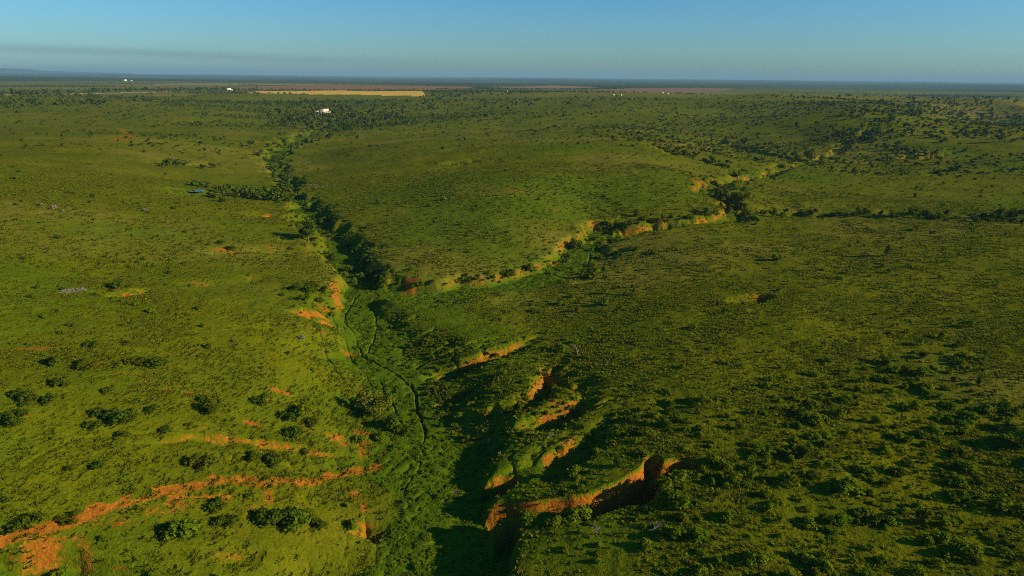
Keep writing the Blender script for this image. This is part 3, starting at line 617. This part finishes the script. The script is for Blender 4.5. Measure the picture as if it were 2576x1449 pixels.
addsh([(300,1055,2.6,4),(240,1045,1.9,5),(330,1060,2.0,6),(755,1045,2.6,0),(720,1050,2.2,4),(790,1062,2.0,5),(530,1040,2.4,6),(545,1025,2.0,2),(385,920,2.4,5),(360,915,1.9,4),(330,912,1.6,5),(450,1345,2.8,0),(435,1335,2.2,5),(480,1350,1.9,1),
(700,1315,3.0,4),(650,1310,2.4,5),(740,1330,2.6,0),(770,1300,2.3,1),(800,1330,2.0,4),(150,965,2.0,5),(60,1000,2.3,4),(130,1010,1.9,5),(140,920,1.6,6),(35,1065,1.8,4),(690,1160,2.4,5),(640,1150,1.6,4),(860,695,2.4,0),(880,680,2.8,0),(905,700,2.2,2),(845,675,2.2,1),(890,712,1.9,3),(835,650,1.8,6),(790,725,2.4,4),(770,735,2.8,5),(740,730,2.2,4),(815,740,2.2,6),(760,755,2.0,4),(800,758,1.7,5),
(990,1075,2.6,6),(1010,1085,2.2,4),(900,1110,2.0,0),(960,1100,1.9,1),(835,795,1.6,0),(1240,1240,1.6,1),(1330,1300,1.5,1),(1400,1320,1.8,1),(1330,1320,1.3,3),(1200,1260,1.2,3),(580,630,2.2,5),(555,615,1.9,4),(1290,690,2.6,1),(1330,680,2.3,2),(1270,695,2.0,4),(1475,700,2.0,4),(1500,690,2.6,1),(1520,680,1.9,3),(1510,650,2.4,5),(1550,640,2.2,5),(1590,630,2.6,4),(1640,640,2.0,5),(1545,610,2.4,4),(1600,545,2.6,6),(1615,552,2.2,5),
(2510,548,4.0,6),(2560,548,4.5,4),(2470,545,2.6,5),(2300,538,2.6,4),(2330,540,2.6,5),(2180,535,2.4,4),(2380,543,2.4,6),(2050,532,2.0,5),(1980,531,1.8,4),(185,1310,1.7,4),(60,1330,2.4,5),(90,1320,1.8,4),(250,1180,1.5,5),(410,1085,1.4,5),(230,870,1.4,4)])
X = np.concatenate(sx_); Y = np.concatenate(sy_); RAD = np.concatenate(sr_); KIND = np.concatenate(sk_).astype(int)
Zs = height(X, Y)-.06*RAD; U, Vv, Wd = to_pix(X, Y, Zs+RAD*.5); ROT = rng.uniform(0, 6.28, len(X))
print("shrubs", len(X))
app = RAD/Wd; vis = (U > 4) & (U < 2572) & (Vv > 150) & (Vv < 1446); order = np.argsort(-np.where(vis, app, 0)); top = order[:300]; rest = order[300:]
LAND = [(1600,1255,"the deep red gully"),(1310,1395,"the shaded bank at the bottom edge"),(1420,1410,"the small flat below the red gully"),(1760,1390,"the lower flat right of the red gully"),(2076,1395,"the thin cattle trail at lower right"),(2400,1390,"the bottom right corner"),(2480,1180,"the right edge low down"),(2262,1010,"the thin trail on the right flat"),(2100,1150,"the middle of the right flat"),(1850,1150,"the dense thicket right of the gullies"),(1720,1030,"the shallow scrape right of the gullies"),(1440,1030,"the golden gully ridges"),(1430,1130,"the lowest golden ridge"),(1480,900,"the standing dead snag"),(1800,880,"the upper right flat"),(1895,750,"the small red pit"),(2232,645,"the dark upright juniper"),(2450,800,"the far right of the flat"),(1090,738,"the fallen dead tree"),(1230,800,"the mound beside the branch valley"),(1180,900,"the upper orange gully"),(1330,690,"the tip bank of the wedge hill"),(1540,640,"the bend of the branch creek"),(1300,560,"the middle of the wedge hill"),(840,750,"the orange cliff"),(875,690,"the shaded creek bend"),(935,1000,"the big round valley tree"),(980,1090,"the stream cut in the valley"),(640,1205,"the orange dirt track"),(720,1320,"the hollow under the track"),(450,1340,"the eroded slope under the track"),(120,1380,"the bare orange bank at lower left"),(600,1070,"the red side scarp"),(770,1050,"the right end of the red side scarp"),(280,1040,"the lower left slope"),(100,980,"the left edge"),(380,900,"the faint orange streaks on the left slope"),(298,720,"the lone dark tree"),(560,630,"the small scarp on the left plateau"),(700,860,"the left slope above the valley"),(2400,545,"the terrace line at right"),(1830,500,"the far creek bend at right")]
ORD = ["first","second","third","fourth","fifth","sixth","seventh","eighth","ninth","tenth","eleventh","twelfth","thirteenth","fourteenth","fifteenth","sixteenth","seventeenth","eighteenth","nineteenth","twentieth"]
def ordn(k):
    if k < 20: return ORD[k]
    t = ["twenty", "thirty", "forty", "fifty", "sixty", "seventy", "eighty", "ninety"][(k+1)//10-2]; q = (k+1) % 10
    return t+"-"+ORD[q-1] if q else {"twenty": "twentieth", "thirty": "thirtieth", "forty": "fortieth"}.get(t, t[:-1]+"ieth")
LA = np.array([(a, b) for a, b, c in LAND], float)
grp = {}
for q in top:
    k = int(np.argmin(np.hypot(LA[:, 0]-U[q], (LA[:, 1]-Vv[q])*1.3))); grp.setdefault(k, []).append(q)
for k, qs in grp.items():
    qs.sort(key=lambda q: U[q]); big = max(qs, key=lambda q: app[q]) if len(qs) > 2 else None
    for n_, q in enumerate(qs):
        o = link("shrub", (SH_N if Wd[q] < 330 else SH_F)[KIND[q]]); o.location = (X[q], Y[q], Zs[q]); o.rotation_euler = (0, 0, ROT[q]); s = RAD[q]; o.scale = (s*rng.uniform(.9, 1.3), s, s*rng.uniform(.55, .9))
        sz = "large" if RAD[q] > 2.2 else "middling" if RAD[q] > 1.3 else "small"; cl = "dark green" if KIND[q] > 3 else "leafy green"
        if q == big: lb = "%s shrub, the biggest one near %s" % (cl, LAND[k][2])
        elif len(qs) == 1: lb = "%s %s shrub by itself near %s" % (sz, cl, LAND[k][2])
        else: lb = "%s %s shrub, %s from left near %s" % (sz, cl, ordn(n_), LAND[k][2])
        tag(o, lb, "shrub", "shrubs near "+LAND[k][2])
rn = rest[Wd[rest] < 330]; rf = rest[Wd[rest] >= 330]
Pall = np.stack([X, Y, Zs], 1)
def sc3(rad): return np.stack([rad*rng.uniform(.85, 1.35, len(rad)), rad*rng.uniform(.85, 1.2, len(rad)), rad*rng.uniform(.65, 1.0, len(rad))], 1)
stuff("small_shrubs", "countless small shrubs scattered over the grassland", SH_N, Pall[rn], sc3(RAD[rn]), ROT[rn], KIND[rn])
stuff("distant_shrubs", "countless dark shrubs dotted over the distant slopes", SH_F, Pall[rf], sc3(RAD[rf]), ROT[rf], KIND[rf])
# low dark forbs that speckle the turf, grass tufts and valley weeds
TF = [tuft(300+k, M_GRASS, 18, .24, .45) for k in range(3)]+[tuft(310+k, M_SHRUB, 16, .24, .42) for k in range(2)]
x, y = cand(60, 210, 2.2, 49); x2, y2 = cand(210, 420, .55, 47); x = np.concatenate([x, x2]); y = np.concatenate([y, y2])
z, F_, D_, K_ = height(x, y, True); k = (rng.uniform(size=len(x)) < np.clip(.45+.8*fbm(x, y, 12, 131, 2), .08, 1)) & (F_ < .4) & (D_ < 2.5)
x, y, z = x[k], y[k], z[k]; n = len(x); s_ = rng.uniform(.5, 1.25, n)*np.where(np.hypot(x, y) > 210, 1.5, 1)
stuff("grass", "tufts of grass covering the slopes", TF, np.stack([x, y, z-.03], 1), s_, rng.uniform(0, 6.28, n), rng.integers(0, 5, n))
SPK = [shrub(330+k, 46, 1.0, .7, .3, M_DARK if k < 2 else M_SHRUB, 4) for k in range(3)]
x, y = cand(62, 200, .16, 49); x2, y2 = cand(200, 700, .06, 46); x = np.concatenate([x, x2]); y = np.concatenate([y, y2])
z, F_, D_, K_ = height(x, y, True); u, v, w = to_pix(x, y, z)
k = (rng.uniform(size=len(x)) < np.clip(.08+1.1*fbm(x, y, 30, 133, 3)+.38*sstep(900, 1400, u), .03, 1)) & (F_ < .3)
x, y, z = x[k], y[k], z[k]; n = len(x); s_ = np.exp(rng.normal(size=n)*.35)*.3*np.where(np.hypot(x, y) > 300, 1.5, 1)
stuff("low_scrub", "ankle high dark scrub speckling the turf", SPK, np.stack([x, y, z-.02], 1), s_, rng.uniform(0, 6.28, n), rng.integers(0, 3, n))
WD = [shrub(340+k, 60, 1.0, .8, .24, M_WEED, 5) for k in range(4)]
x, y = cand(62, 420, 2.0); z, F_, D_, K_ = height(x, y, True)
k = (F_ > .35) & (K_ < .3) & (rng.uniform(size=len(x)) < np.clip(.6+.9*vnoise(x, y, 7, 135), .12, 1)*np.where(np.hypot(x, y) > 200, .5, 1)); x, y, z = x[k], y[k], z[k]; n = len(x); s_ = np.exp(rng.normal(size=n)*.35)*.40
print("weeds", n)
stuff("valley_weeds", "lush knee high weeds filling the valley floor", WD, np.stack([x, y, z-.03], 1), np.stack([s_*1.1, s_*1.1, s_*.5], 1), rng.uniform(0, 6.28, n), rng.integers(0, 4, n))
# ---------------------------------------------------------------- trees
M_BRIGHT = leaf_material('yellow_green_leaves', (.10, .135, .008), (.12, .14, .008))
TR_N = [tree_meshes(400+k, 2200, M_BRIGHT if k == 0 else M_TREE, t, w_, .075, 12) for k, (t, w_) in enumerate([(1.0, 1.0), (1.1, .9), (.8, 1.1)])]
TR_M = [tree_meshes(410+k, 260, M_TREE, t, w_, .17, 8) for k, (t, w_) in enumerate([(.9, 1.0), (.7, 1.1), (1.05, .85), (.75, 1.0)])]
CON = [conifer_meshes(430+k, 420, M_DARK) for k in range(2)]
def tree(pair, x, y, z, s, label, group, tz=1.0):
    r_ = link("tree", None); r_.location = (x, y, z-.03*s); r_.rotation_euler = (0, 0, rng.uniform(0, 6.28)); r_.scale = (s, s, s*tz)
    link("crown", pair[0], r_); link("trunk", pair[1], r_); tag(r_, label, "tree", group); return r_
HT = [(932,1040,46,0,"big round yellowish green tree at the left edge of the valley floor",.8),(775,606,29,1,"tall round tree with a bare trunk beside the upper creek",1),(298,726,19,2,"lone dark tree beside a small red scarp on the left slope",.8),(1775,548,15,1,"leafy tree on the rim above the red creek bank",1),(1445,628,22,2,"sprawling tree in the bend of the branch creek",.9),
(2515,357,13,0,"pale green round tree standing alone on the upper right hillside",.9),(1815,503,20,2,"dark spreading tree in the far creek bend",1),(1868,512,24,0,"tallest dark tree beside the far creek bend",1),(1800,468,10,1,"small round tree at the end of the pale rock bank",.8),(1856,447,11,0,"round tree on the creek beyond the pale rock bank",.9)]
for u, v, half, k, lb, tz in HT:
    x, y, z = at(u, v); D_ = math.sqrt(x[0]**2+y[0]**2+(60-z[0])**2); tree(TR_N[k], x[0], y[0], z[0], half*D_/FPX/1.05, lb, None, tz)
for u, v, half, lb in [(2232,644,8,"dark upright juniper alone on the right flat"),(1947,547,7,"dark upright juniper below the terrace line")]:
    x, y, z = at(u, v); D_ = math.sqrt(x[0]**2+y[0]**2+3600); tree(CON[0], x[0], y[0], z[0], half*D_/FPX/.75, lb, None, 1.1)
tx, ty, ts = [], [], []
def along(pts, n, jx, jy, s0, s1):
    pts = np.array(pts, float); t = rng.uniform(0, len(pts)-1, n); i_ = t.astype(int).clip(0, len(pts)-2); f_ = (t-i_)[:, None]; p = pts[i_]*(1-f_)+pts[i_+1]*f_
    x, y, z = at(p[:, 0]+rng.normal(size=n)*jx, p[:, 1]+rng.normal(size=n)*jy); tx.append(x); ty.append(y); ts.append(rng.uniform(s0, s1, n))
along([(520,478),(580,485),(640,492),(690,500)], 20, 14, 6, 2.2, 4.2)
along([(735,520),(715,480),(700,440),(670,405),(690,380)], 26, 14, 6, 2, 3.6)
along([(690,378),(740,350),(820,320),(880,300),(960,285)], 40, 45, 8, 2.4, 4.4)
along([(760,292),(860,312),(980,290)], 190, 60, 10, 3.2, 6.2)
along([(830,268),(1000,262),(1100,258)], 30, 60, 6, 3, 5)
along([(1640,362),(1700,382),(1760,393),(1830,412)], 12, 8, 3, 1.6, 3)
along([(1800,342),(1850,352),(1920,372),(1975,388),(2040,402)], 22, 8, 3, 1.8, 3.4)
along([(2000,405),(2100,370),(2200,340)], 22, 22, 6, 1.8, 3.4)
along([(2330,340),(2400,362)], 10, 14, 4, 2, 3.4)
along([(1050,245),(1150,238),(1210,233)], 24, 20, 2, 4, 6.5)
along([(1150,262),(1260,258),(1400,250)], 14, 30, 4, 2.5, 4.5)
along([(1250,300),(1400,292),(1520,286)], 20, 40, 4, 2.2, 3.6)
along([(1100,250),(1180,252)], 6, 14, 3, 4, 7)
along([(0,262),(150,262),(260,262)], 30, 20, 3, 4, 7)
along([(0,236),(120,236),(330,228),(640,224)], 120, 30, 1.5, 5, 9)
along([(270,242),(420,244),(560,238),(720,246)], 16, 60, 4, 4, 7)
along([(420,415),(470,418),(530,424)], 10, 14, 3, 1.8, 3.2)
along([(1900,300),(2060,330),(2250,335)], 40, 30, 5, 2, 3.6)
along([(2150,298),(2350,283),(2576,300)], 80, 30, 5, 2.5, 4.5)
along([(2080,340),(2200,362),(2330,392)], 40, 20, 5, 2, 3.6)
along([(2250,310),(2400,330),(2560,345)], 50, 40, 6, 2, 3.8)
along([(2050,270),(2250,262),(2450,268)], 30, 60, 8, 3, 5)
TX = np.concatenate(tx); TY = np.concatenate(ty); TS = np.concatenate(ts)
# a far-off wood: belts of trees toward the horizon and on the right hill
fx, fy = cand(1200, 4400, .0035, 40); fz = height(fx, fy); u, v, w = to_pix(fx, fy, fz)
c3 = fbm(fx*.5, fy*1.0, 420, 141, 3); p = sstep(.06, .34, c3)*.85*(.3+.7*sstep(1700, 2300, np.hypot(fx, fy)))+ell(u, v, 2330, 290, 300, 45)*.45*np.clip(.5+1.5*c3, 0, 1.2)+.004; p = p*(1-.8*box(u, v, 640, 1080, 222, 250, 20))*(1-.7*box(u, v, 1350, 2000, 250, 330, 40))
k = rng.uniform(size=len(fx)) < p; fx, fy = fx[k], fy[k]; fs_ = rng.uniform(2.2, 4.6, len(fx))
fld = FXY
infl = np.zeros(len(fx), bool)
for q in fld: infl |= inpoly(fx, fy, [tuple(a) for a in q])
fx, fy, fs_ = fx[~infl], fy[~infl], fs_[~infl]
TX = np.concatenate([TX, fx]); TY = np.concatenate([TY, fy]); TS = np.concatenate([TS, fs_]); TZ = height(TX, TY); U, Vv, Wd = to_pix(TX, TY, TZ+TS)
app = TS/Wd; vis = (U > 3) & (U < 2573); order = np.argsort(-np.where(vis, app, 0)); top = order[:285]; rest = order[285:]
print("trees", len(TX))
TL = [(600,485,"the pond"),(715,480,"the upper creek"),(680,395,"the creek head on the left"),(760,345,"the wooded hollow below the villa"),(880,315,"the dense grove in front of the villa"),(815,275,"the white villa"),(980,280,"the grove right of the villa"),(1050,262,"the belt behind the villa"),(1740,388,"the lower diagonal gully at right"),(1900,370,"the upper diagonal gully at right"),(2100,372,"the head of the branch creek"),(2365,350,"the shaded gully on the far right"),(2350,285,"the wooded far right hill"),(1130,240,"the end of the golden strip"),(1280,258,"the far belt at centre"),(1400,292,"the tree line above the wedge hill"),(120,262,"the left edge under the horizon"),(300,230,"the long dark belt at far left"),(600,235,"the white barn"),(480,418,"the small scarp line at left"),(2200,265,"the far right ridge"),(1700,260,"the wide plain at right"),(400,300,"the left plain"),(1550,240,"the white cottages")]
TA = np.array([(a, b) for a, b, c in TL], float); grp = {}
for q in top:
    k = int(np.argmin(np.hypot(TA[:, 0]-U[q], (TA[:, 1]-Vv[q])*2.5))); grp.setdefault(k, []).append(q)
for k, qs in grp.items():
    qs.sort(key=lambda q: U[q]); big = max(qs, key=lambda q: app[q]) if len(qs) > 2 else None
    for n_, q in enumerate(qs):
        if q == big: lb = "bushy tree, the biggest one near %s" % TL[k][2]
        elif len(qs) == 1: lb = "bushy tree by itself near %s" % TL[k][2]
        else: lb = "bushy tree, %s from left near %s" % (ordn(n_), TL[k][2])
        tree(TR_M[q % 4], TX[q], TY[q], TZ[q], TS[q], lb, "trees near "+TL[k][2], rng.uniform(.7, 1.0))
FT = [shrub(450+k, 90, .9, 1.25, .3, M_TREE if k % 2 else M_DARK, 6) for k in range(4)]
stuff("far_woodland", "far woods and scattered trees toward the horizon", FT, np.stack([TX, TY, TZ-.1], 1)[rest], sc3(TS[rest]), rng.uniform(0, 6.28, len(rest)), rng.integers(0, 4, len(rest)))
# dead wood
for u, v, s, sd_, lean, lb in [(1088,740,2.4,1,(1,.25,.12),"bleached fallen dead tree lying at the mouth of the branch valley"),(1453,895,2.2,2,(.05,0,1),"thin bleached snag standing among bushes on the right flat"),(1500,1345,1.9,3,(-.25,0,1),"white dead tree in the pit under the red gully wall"),(1640,1340,2.0,4,(.3,-.2,1),"grey bare tree at the right lip of the red gully"),(1372,1100,1.6,5,(.9,.2,.3),"grey broken branches in the shadow under the gully ridges"),(1135,1245,1.6,6,(.8,.1,.3),"grey driftwood on the valley edge above the shaded bay"),(1225,1120,1.3,7,(.5,.2,.8),"twisted bare stump among the gully ridges"),(730,455,3.2,8,(.1,0,1),"pale dead tree standing in the upper creek")]:
    x, y, z = at(u, v); o = link("dead_tree", dead_tree_mesh(sd_, lean)); o.location = (x[0], y[0], z[0]+.05); o.scale = (s*.68,)*3; tag(o, lb, "dead tree")
for u, v, s, lb in [(105,517,1.1,"leftmost pale grey shrub on the left plateau"),(132,526,1.4,"largest pale grey shrub on the left plateau"),(156,533,1.0,"pale grey shrub just right of the larger pale one"),(760,853,1.3,"grey shrub alone on the slope left of the valley"),(365,531,1.2,"faint pale shrub by itself on the left plateau")]:
    x, y, z = at(u, v); o = link("shrub", shrub(int(u), 200, 1, .8, .15, M_PALE, 7)); o.location = (x[0], y[0], z[0]-.05); o.scale = (s*1.2, s, s*.9); tag(o, lb, "shrub", "pale grey shrubs")
PG = [tuft(500+k, M_PALE, 14, .35, .5) for k in range(2)]
uu = np.concatenate([rng.uniform(155, 215, 60), rng.normal(size=30)*25+800]); vv = np.concatenate([733-(uu[:60]-185)*.12+rng.normal(size=60)*1.5, rng.normal(size=30)*3+468])
x, y, z = at(uu, vv); n = len(x); stuff("pale_grass", "pale seeding grass in a streak on the left slope", PG, np.stack([x, y, z], 1), rng.uniform(.7, 1.4, n), rng.uniform(0, 6.28, n), rng.integers(0, 2, n))
# ---------------------------------------------------------------- pond
x, y, z = at([466, 490, 520], [484, 485, 484]); pc_ = np.array([x.mean(), y.mean()]); ang = np.linspace(0, 2*math.pi, 40, endpoint=False)
D_ = np.hypot(*pc_); rx = 20*D_/FPX; ry = 4
zc = height(pc_[:1], pc_[1:])[0]
pv_ = [(pc_[0]+rx*math.cos(a)*(1+.12*math.sin(3*a)), pc_[1]+ry*math.sin(a)*(1+.1*math.cos(2*a)), zc+.3) for a in ang]
tag(link("pond_water", np_mesh("pond_water", pv_, np.arange(40)[None], M_WATER)), "small blue pond on the left plateau", None, None, "structure")
# ---------------------------------------------------------------- buildings
def boxm(*bs):
    parts = []
    for x0, x1, y0, y1, z0, z1 in bs:
        v = np.array([(a, b, c) for c in (z0, z1) for b in (y0, y1) for a in (x0, x1)], float); f = np.array([(0, 2, 3, 1), (4, 5, 7, 6), (0, 1, 5, 4), (1, 3, 7, 5), (3, 2, 6, 7), (2, 0, 4, 6)]); parts.append((v, f))
    return join(parts)
def part(name, bs, m, parent, label=None):
    o = link(name, np_mesh(name, *boxm(*bs), m), parent); 
    if label: o["label"] = label
    return o
x, y, z = at(812, 288); hx, hy, hz = x[0], y[0], z[0]; k_ = math.sqrt(hx*hx+hy*hy)/FPX*40/32.0
villa = link("villa", None); villa.location = (hx, hy, hz-.3); villa.rotation_euler = (0, 0, -math.atan2(hx, hy)+.12); villa.scale = (k_, k_, k_)
tag(villa, "white modern villa with grey tower standing among dense trees", "house")
part("wall", [(-16, -14.4, 0, 8, 0, 6.4), (-7.4, -5.8, 0, 8, 0, 6.4), (-14.4, -7.4, 0, 8, 0, 1.1), (-14.4, -7.4, 0, 8, 5.3, 6.4), (-14.4, -7.4, 4, 8, 1.1, 5.3)], M_WHITE, villa, "left white wing with one wide window")
for w_ in [part("window", [(-14.4, -7.4, 3.4, 3.9, 1.1, 5.3)], M_GLASS, villa, "wide dark window of the left wing")]:
    part("frame", [(-11.1, -10.8, 3.2, 3.38, 1.1, 5.3), (-14.4, -7.4, 3.2, 3.38, 2.9, 3.1)], M_WHITE, w_)
part("roof", [(-16.5, -5.9, -.6, 8.5, 6.45, 7.5)], M_ROOF, villa, "brown slab roof of the left wing")
part("tower", [(-5.6, -1.6, -.8, 7, 0, 8.8)], M_TOWER, villa)
part("wall", [(-1.5, 10.4, 4.5, 12, 0, 10.2)], M_WHITE, villa, "tall pale upper block behind")
part("roof", [(-2.0, 10.9, 3.9, 12.6, 10.25, 11.0)], M_ROOF, villa, "brown roof of the upper block")
part("chimney", [(11.4, 12.6, 5, 6.4, 0, 10.6)], M_WHITE, villa)
part("wall", [(-1.4, 1.6, 0, 4.3, 0, 3.2), (5.8, 13, 0, 4.3, 0, 4.8)], M_WHITE, villa, "low white front rooms")
part("roof", [(5.2, 14, -.8, 4.4, 4.85, 5.7)], M_ROOF, villa, "brown roof over the right front room")
part("window", [(7.4, 11.4, -.12, -.02, 1.4, 3.0)], M_GLASS, villa)
part("window", [(-.9, .9, -.12, -.02, 1.2, 2.5)], M_GLASS, villa)
part("porch_roof", [(-1.4, 5.1, -.8, 4.3, 5.0, 5.5)], M_WHITE, villa)
for a in (2.4, 4.4): part("column", [(a, a+.8, -.7, .1, 0, 4.95)], M_WHITE, villa)
part("column", [(14.2, 15, -.5, .3, 0, 6.2)], M_WHITE, villa, "white column at the right end")
def gable(name, W, Dp, Hh, u, v, label, cat="barn", wm=M_WHITE, rm=M_TIN, rz=0):
    x, y, z = at(u, v); x, y, z = x[0], y[0], z[0]
    b_ = link(name, None); b_.location = (x, y, z-.2); b_.rotation_euler = (0, 0, -math.atan2(x, y)+rz); tag(b_, label, cat)
    part("wall", [(-W/2, W/2, 0, Dp, 0, Hh)], wm, b_)
    o = .4; rv = [(-W/2-o, -o, Hh+.02), (W/2+o, -o, Hh+.02), (W/2+o, Dp+o, Hh+.02), (-W/2-o, Dp+o, Hh+.02), (-W/2-o, Dp/2, Hh+Dp*.28), (W/2+o, Dp/2, Hh+Dp*.28)]
    link("roof", np_mesh("roof", rv, [np.array([(0, 1, 5, 4), (2, 3, 4, 5), (3, 2, 1, 0)]), np.array([(1, 2, 5), (3, 0, 4)])], rm), b_)
    part("door", [(-1.2, 1.2, -.1, -.02, 0, min(2.4, Hh*.8))], M_GLASS, b_)
gable("barn", 22, 14, 7, 315, 204, "long white barn far off at the left under the horizon")
gable("barn", 10, 8, 5, 331, 204, "smaller white barn right of the long far one")
gable("barn", 14, 9, 5, 576, 228, "white barn at the left end of the golden strip", rz=.2)
gable("shed", 7, 6, 3.5, 583, 229, "white shed touching the right side of the near barn", "shed", rz=.5)
for u, v, lb in [(1543,241,"leftmost of the tiny white cottages on the far plain"),(1562,241,"second from the left of the tiny white cottages"),(1666,240,"third from the left of the tiny white cottages"),(1680,239,"rightmost of the tiny white cottages on the far plain"),(1275,231,"tiny white hut by itself right of the far trees")]:
    gable("cottage", 4.4, 4, 2.2, u, v, lb, "cottage")
# ---------------------------------------------------------------- distant hills
def ridge(name, label, pts, dist, depth):
    V_ = []; F_ = []; n = 60; us = np.linspace(pts[0][0], pts[-1][0], n); vs = np.interp(us, [p[0] for p in pts], [p[1] for p in pts])
    for k in range(n):
        d = ray(us[k], vs[k]); h = math.hypot(d[0], d[1]); t = dist/h; px, py = d[0]*t, d[1]*t; zt = CAMH+d[2]*t+float(vnoise(np.array([us[k]]), np.array([0.0]), 14, 5)[0])*4
        q = np.array([px, py])/dist
        for off, zz in ((-depth, -30), (-depth*.35, zt*.55), (0, zt), (depth*.6, zt), (depth*1.6, -30)): V_.append((px+q[0]*off, py+q[1]*off, zz))
    for k in range(n-1):
        for m_ in range(4): F_.append((k*5+m_, (k+1)*5+m_, (k+1)*5+m_+1, k*5+m_+1))
    tag(link(name, np_mesh(name, V_, np.array(F_), M_HILL, True)), label, None, None, "structure")
M_HILL = plain("wooded_hillside", (.035, .05, .02), 1, .004, .4)
ridge("hills", "low blue tableland on the left horizon", [(-400,173),(0,172),(60,173),(110,178),(200,181),(330,184)], 24000, 1500)
# ---------------------------------------------------------------- air
hb = 42500.0
hv = [(sx*hb, sy*hb, sz) for sz in (-60, 190.0) for sy in (-1, 1) for sx in (-1, 1)]
hm, nt, b = mat("haze_air"); nt.nodes.remove(b)
pv = N(nt, "ShaderNodeVolumePrincipled"); pv.inputs["Density"].default_value = 5.5e-5; pv.inputs["Color"].default_value = (.27, .52, .70, 1); pv.inputs["Anisotropy"].default_value = .0
nt.links.new(pv.outputs[0], nt.nodes["Material Output"].inputs["Volume"])
tag(link("haze", np_mesh("haze", hv, [(0, 2, 3, 1), (4, 5, 7, 6), (0, 1, 5, 4), (1, 3, 7, 5), (3, 2, 6, 7), (2, 0, 4, 6)], hm)), None, None, None, "stuff")
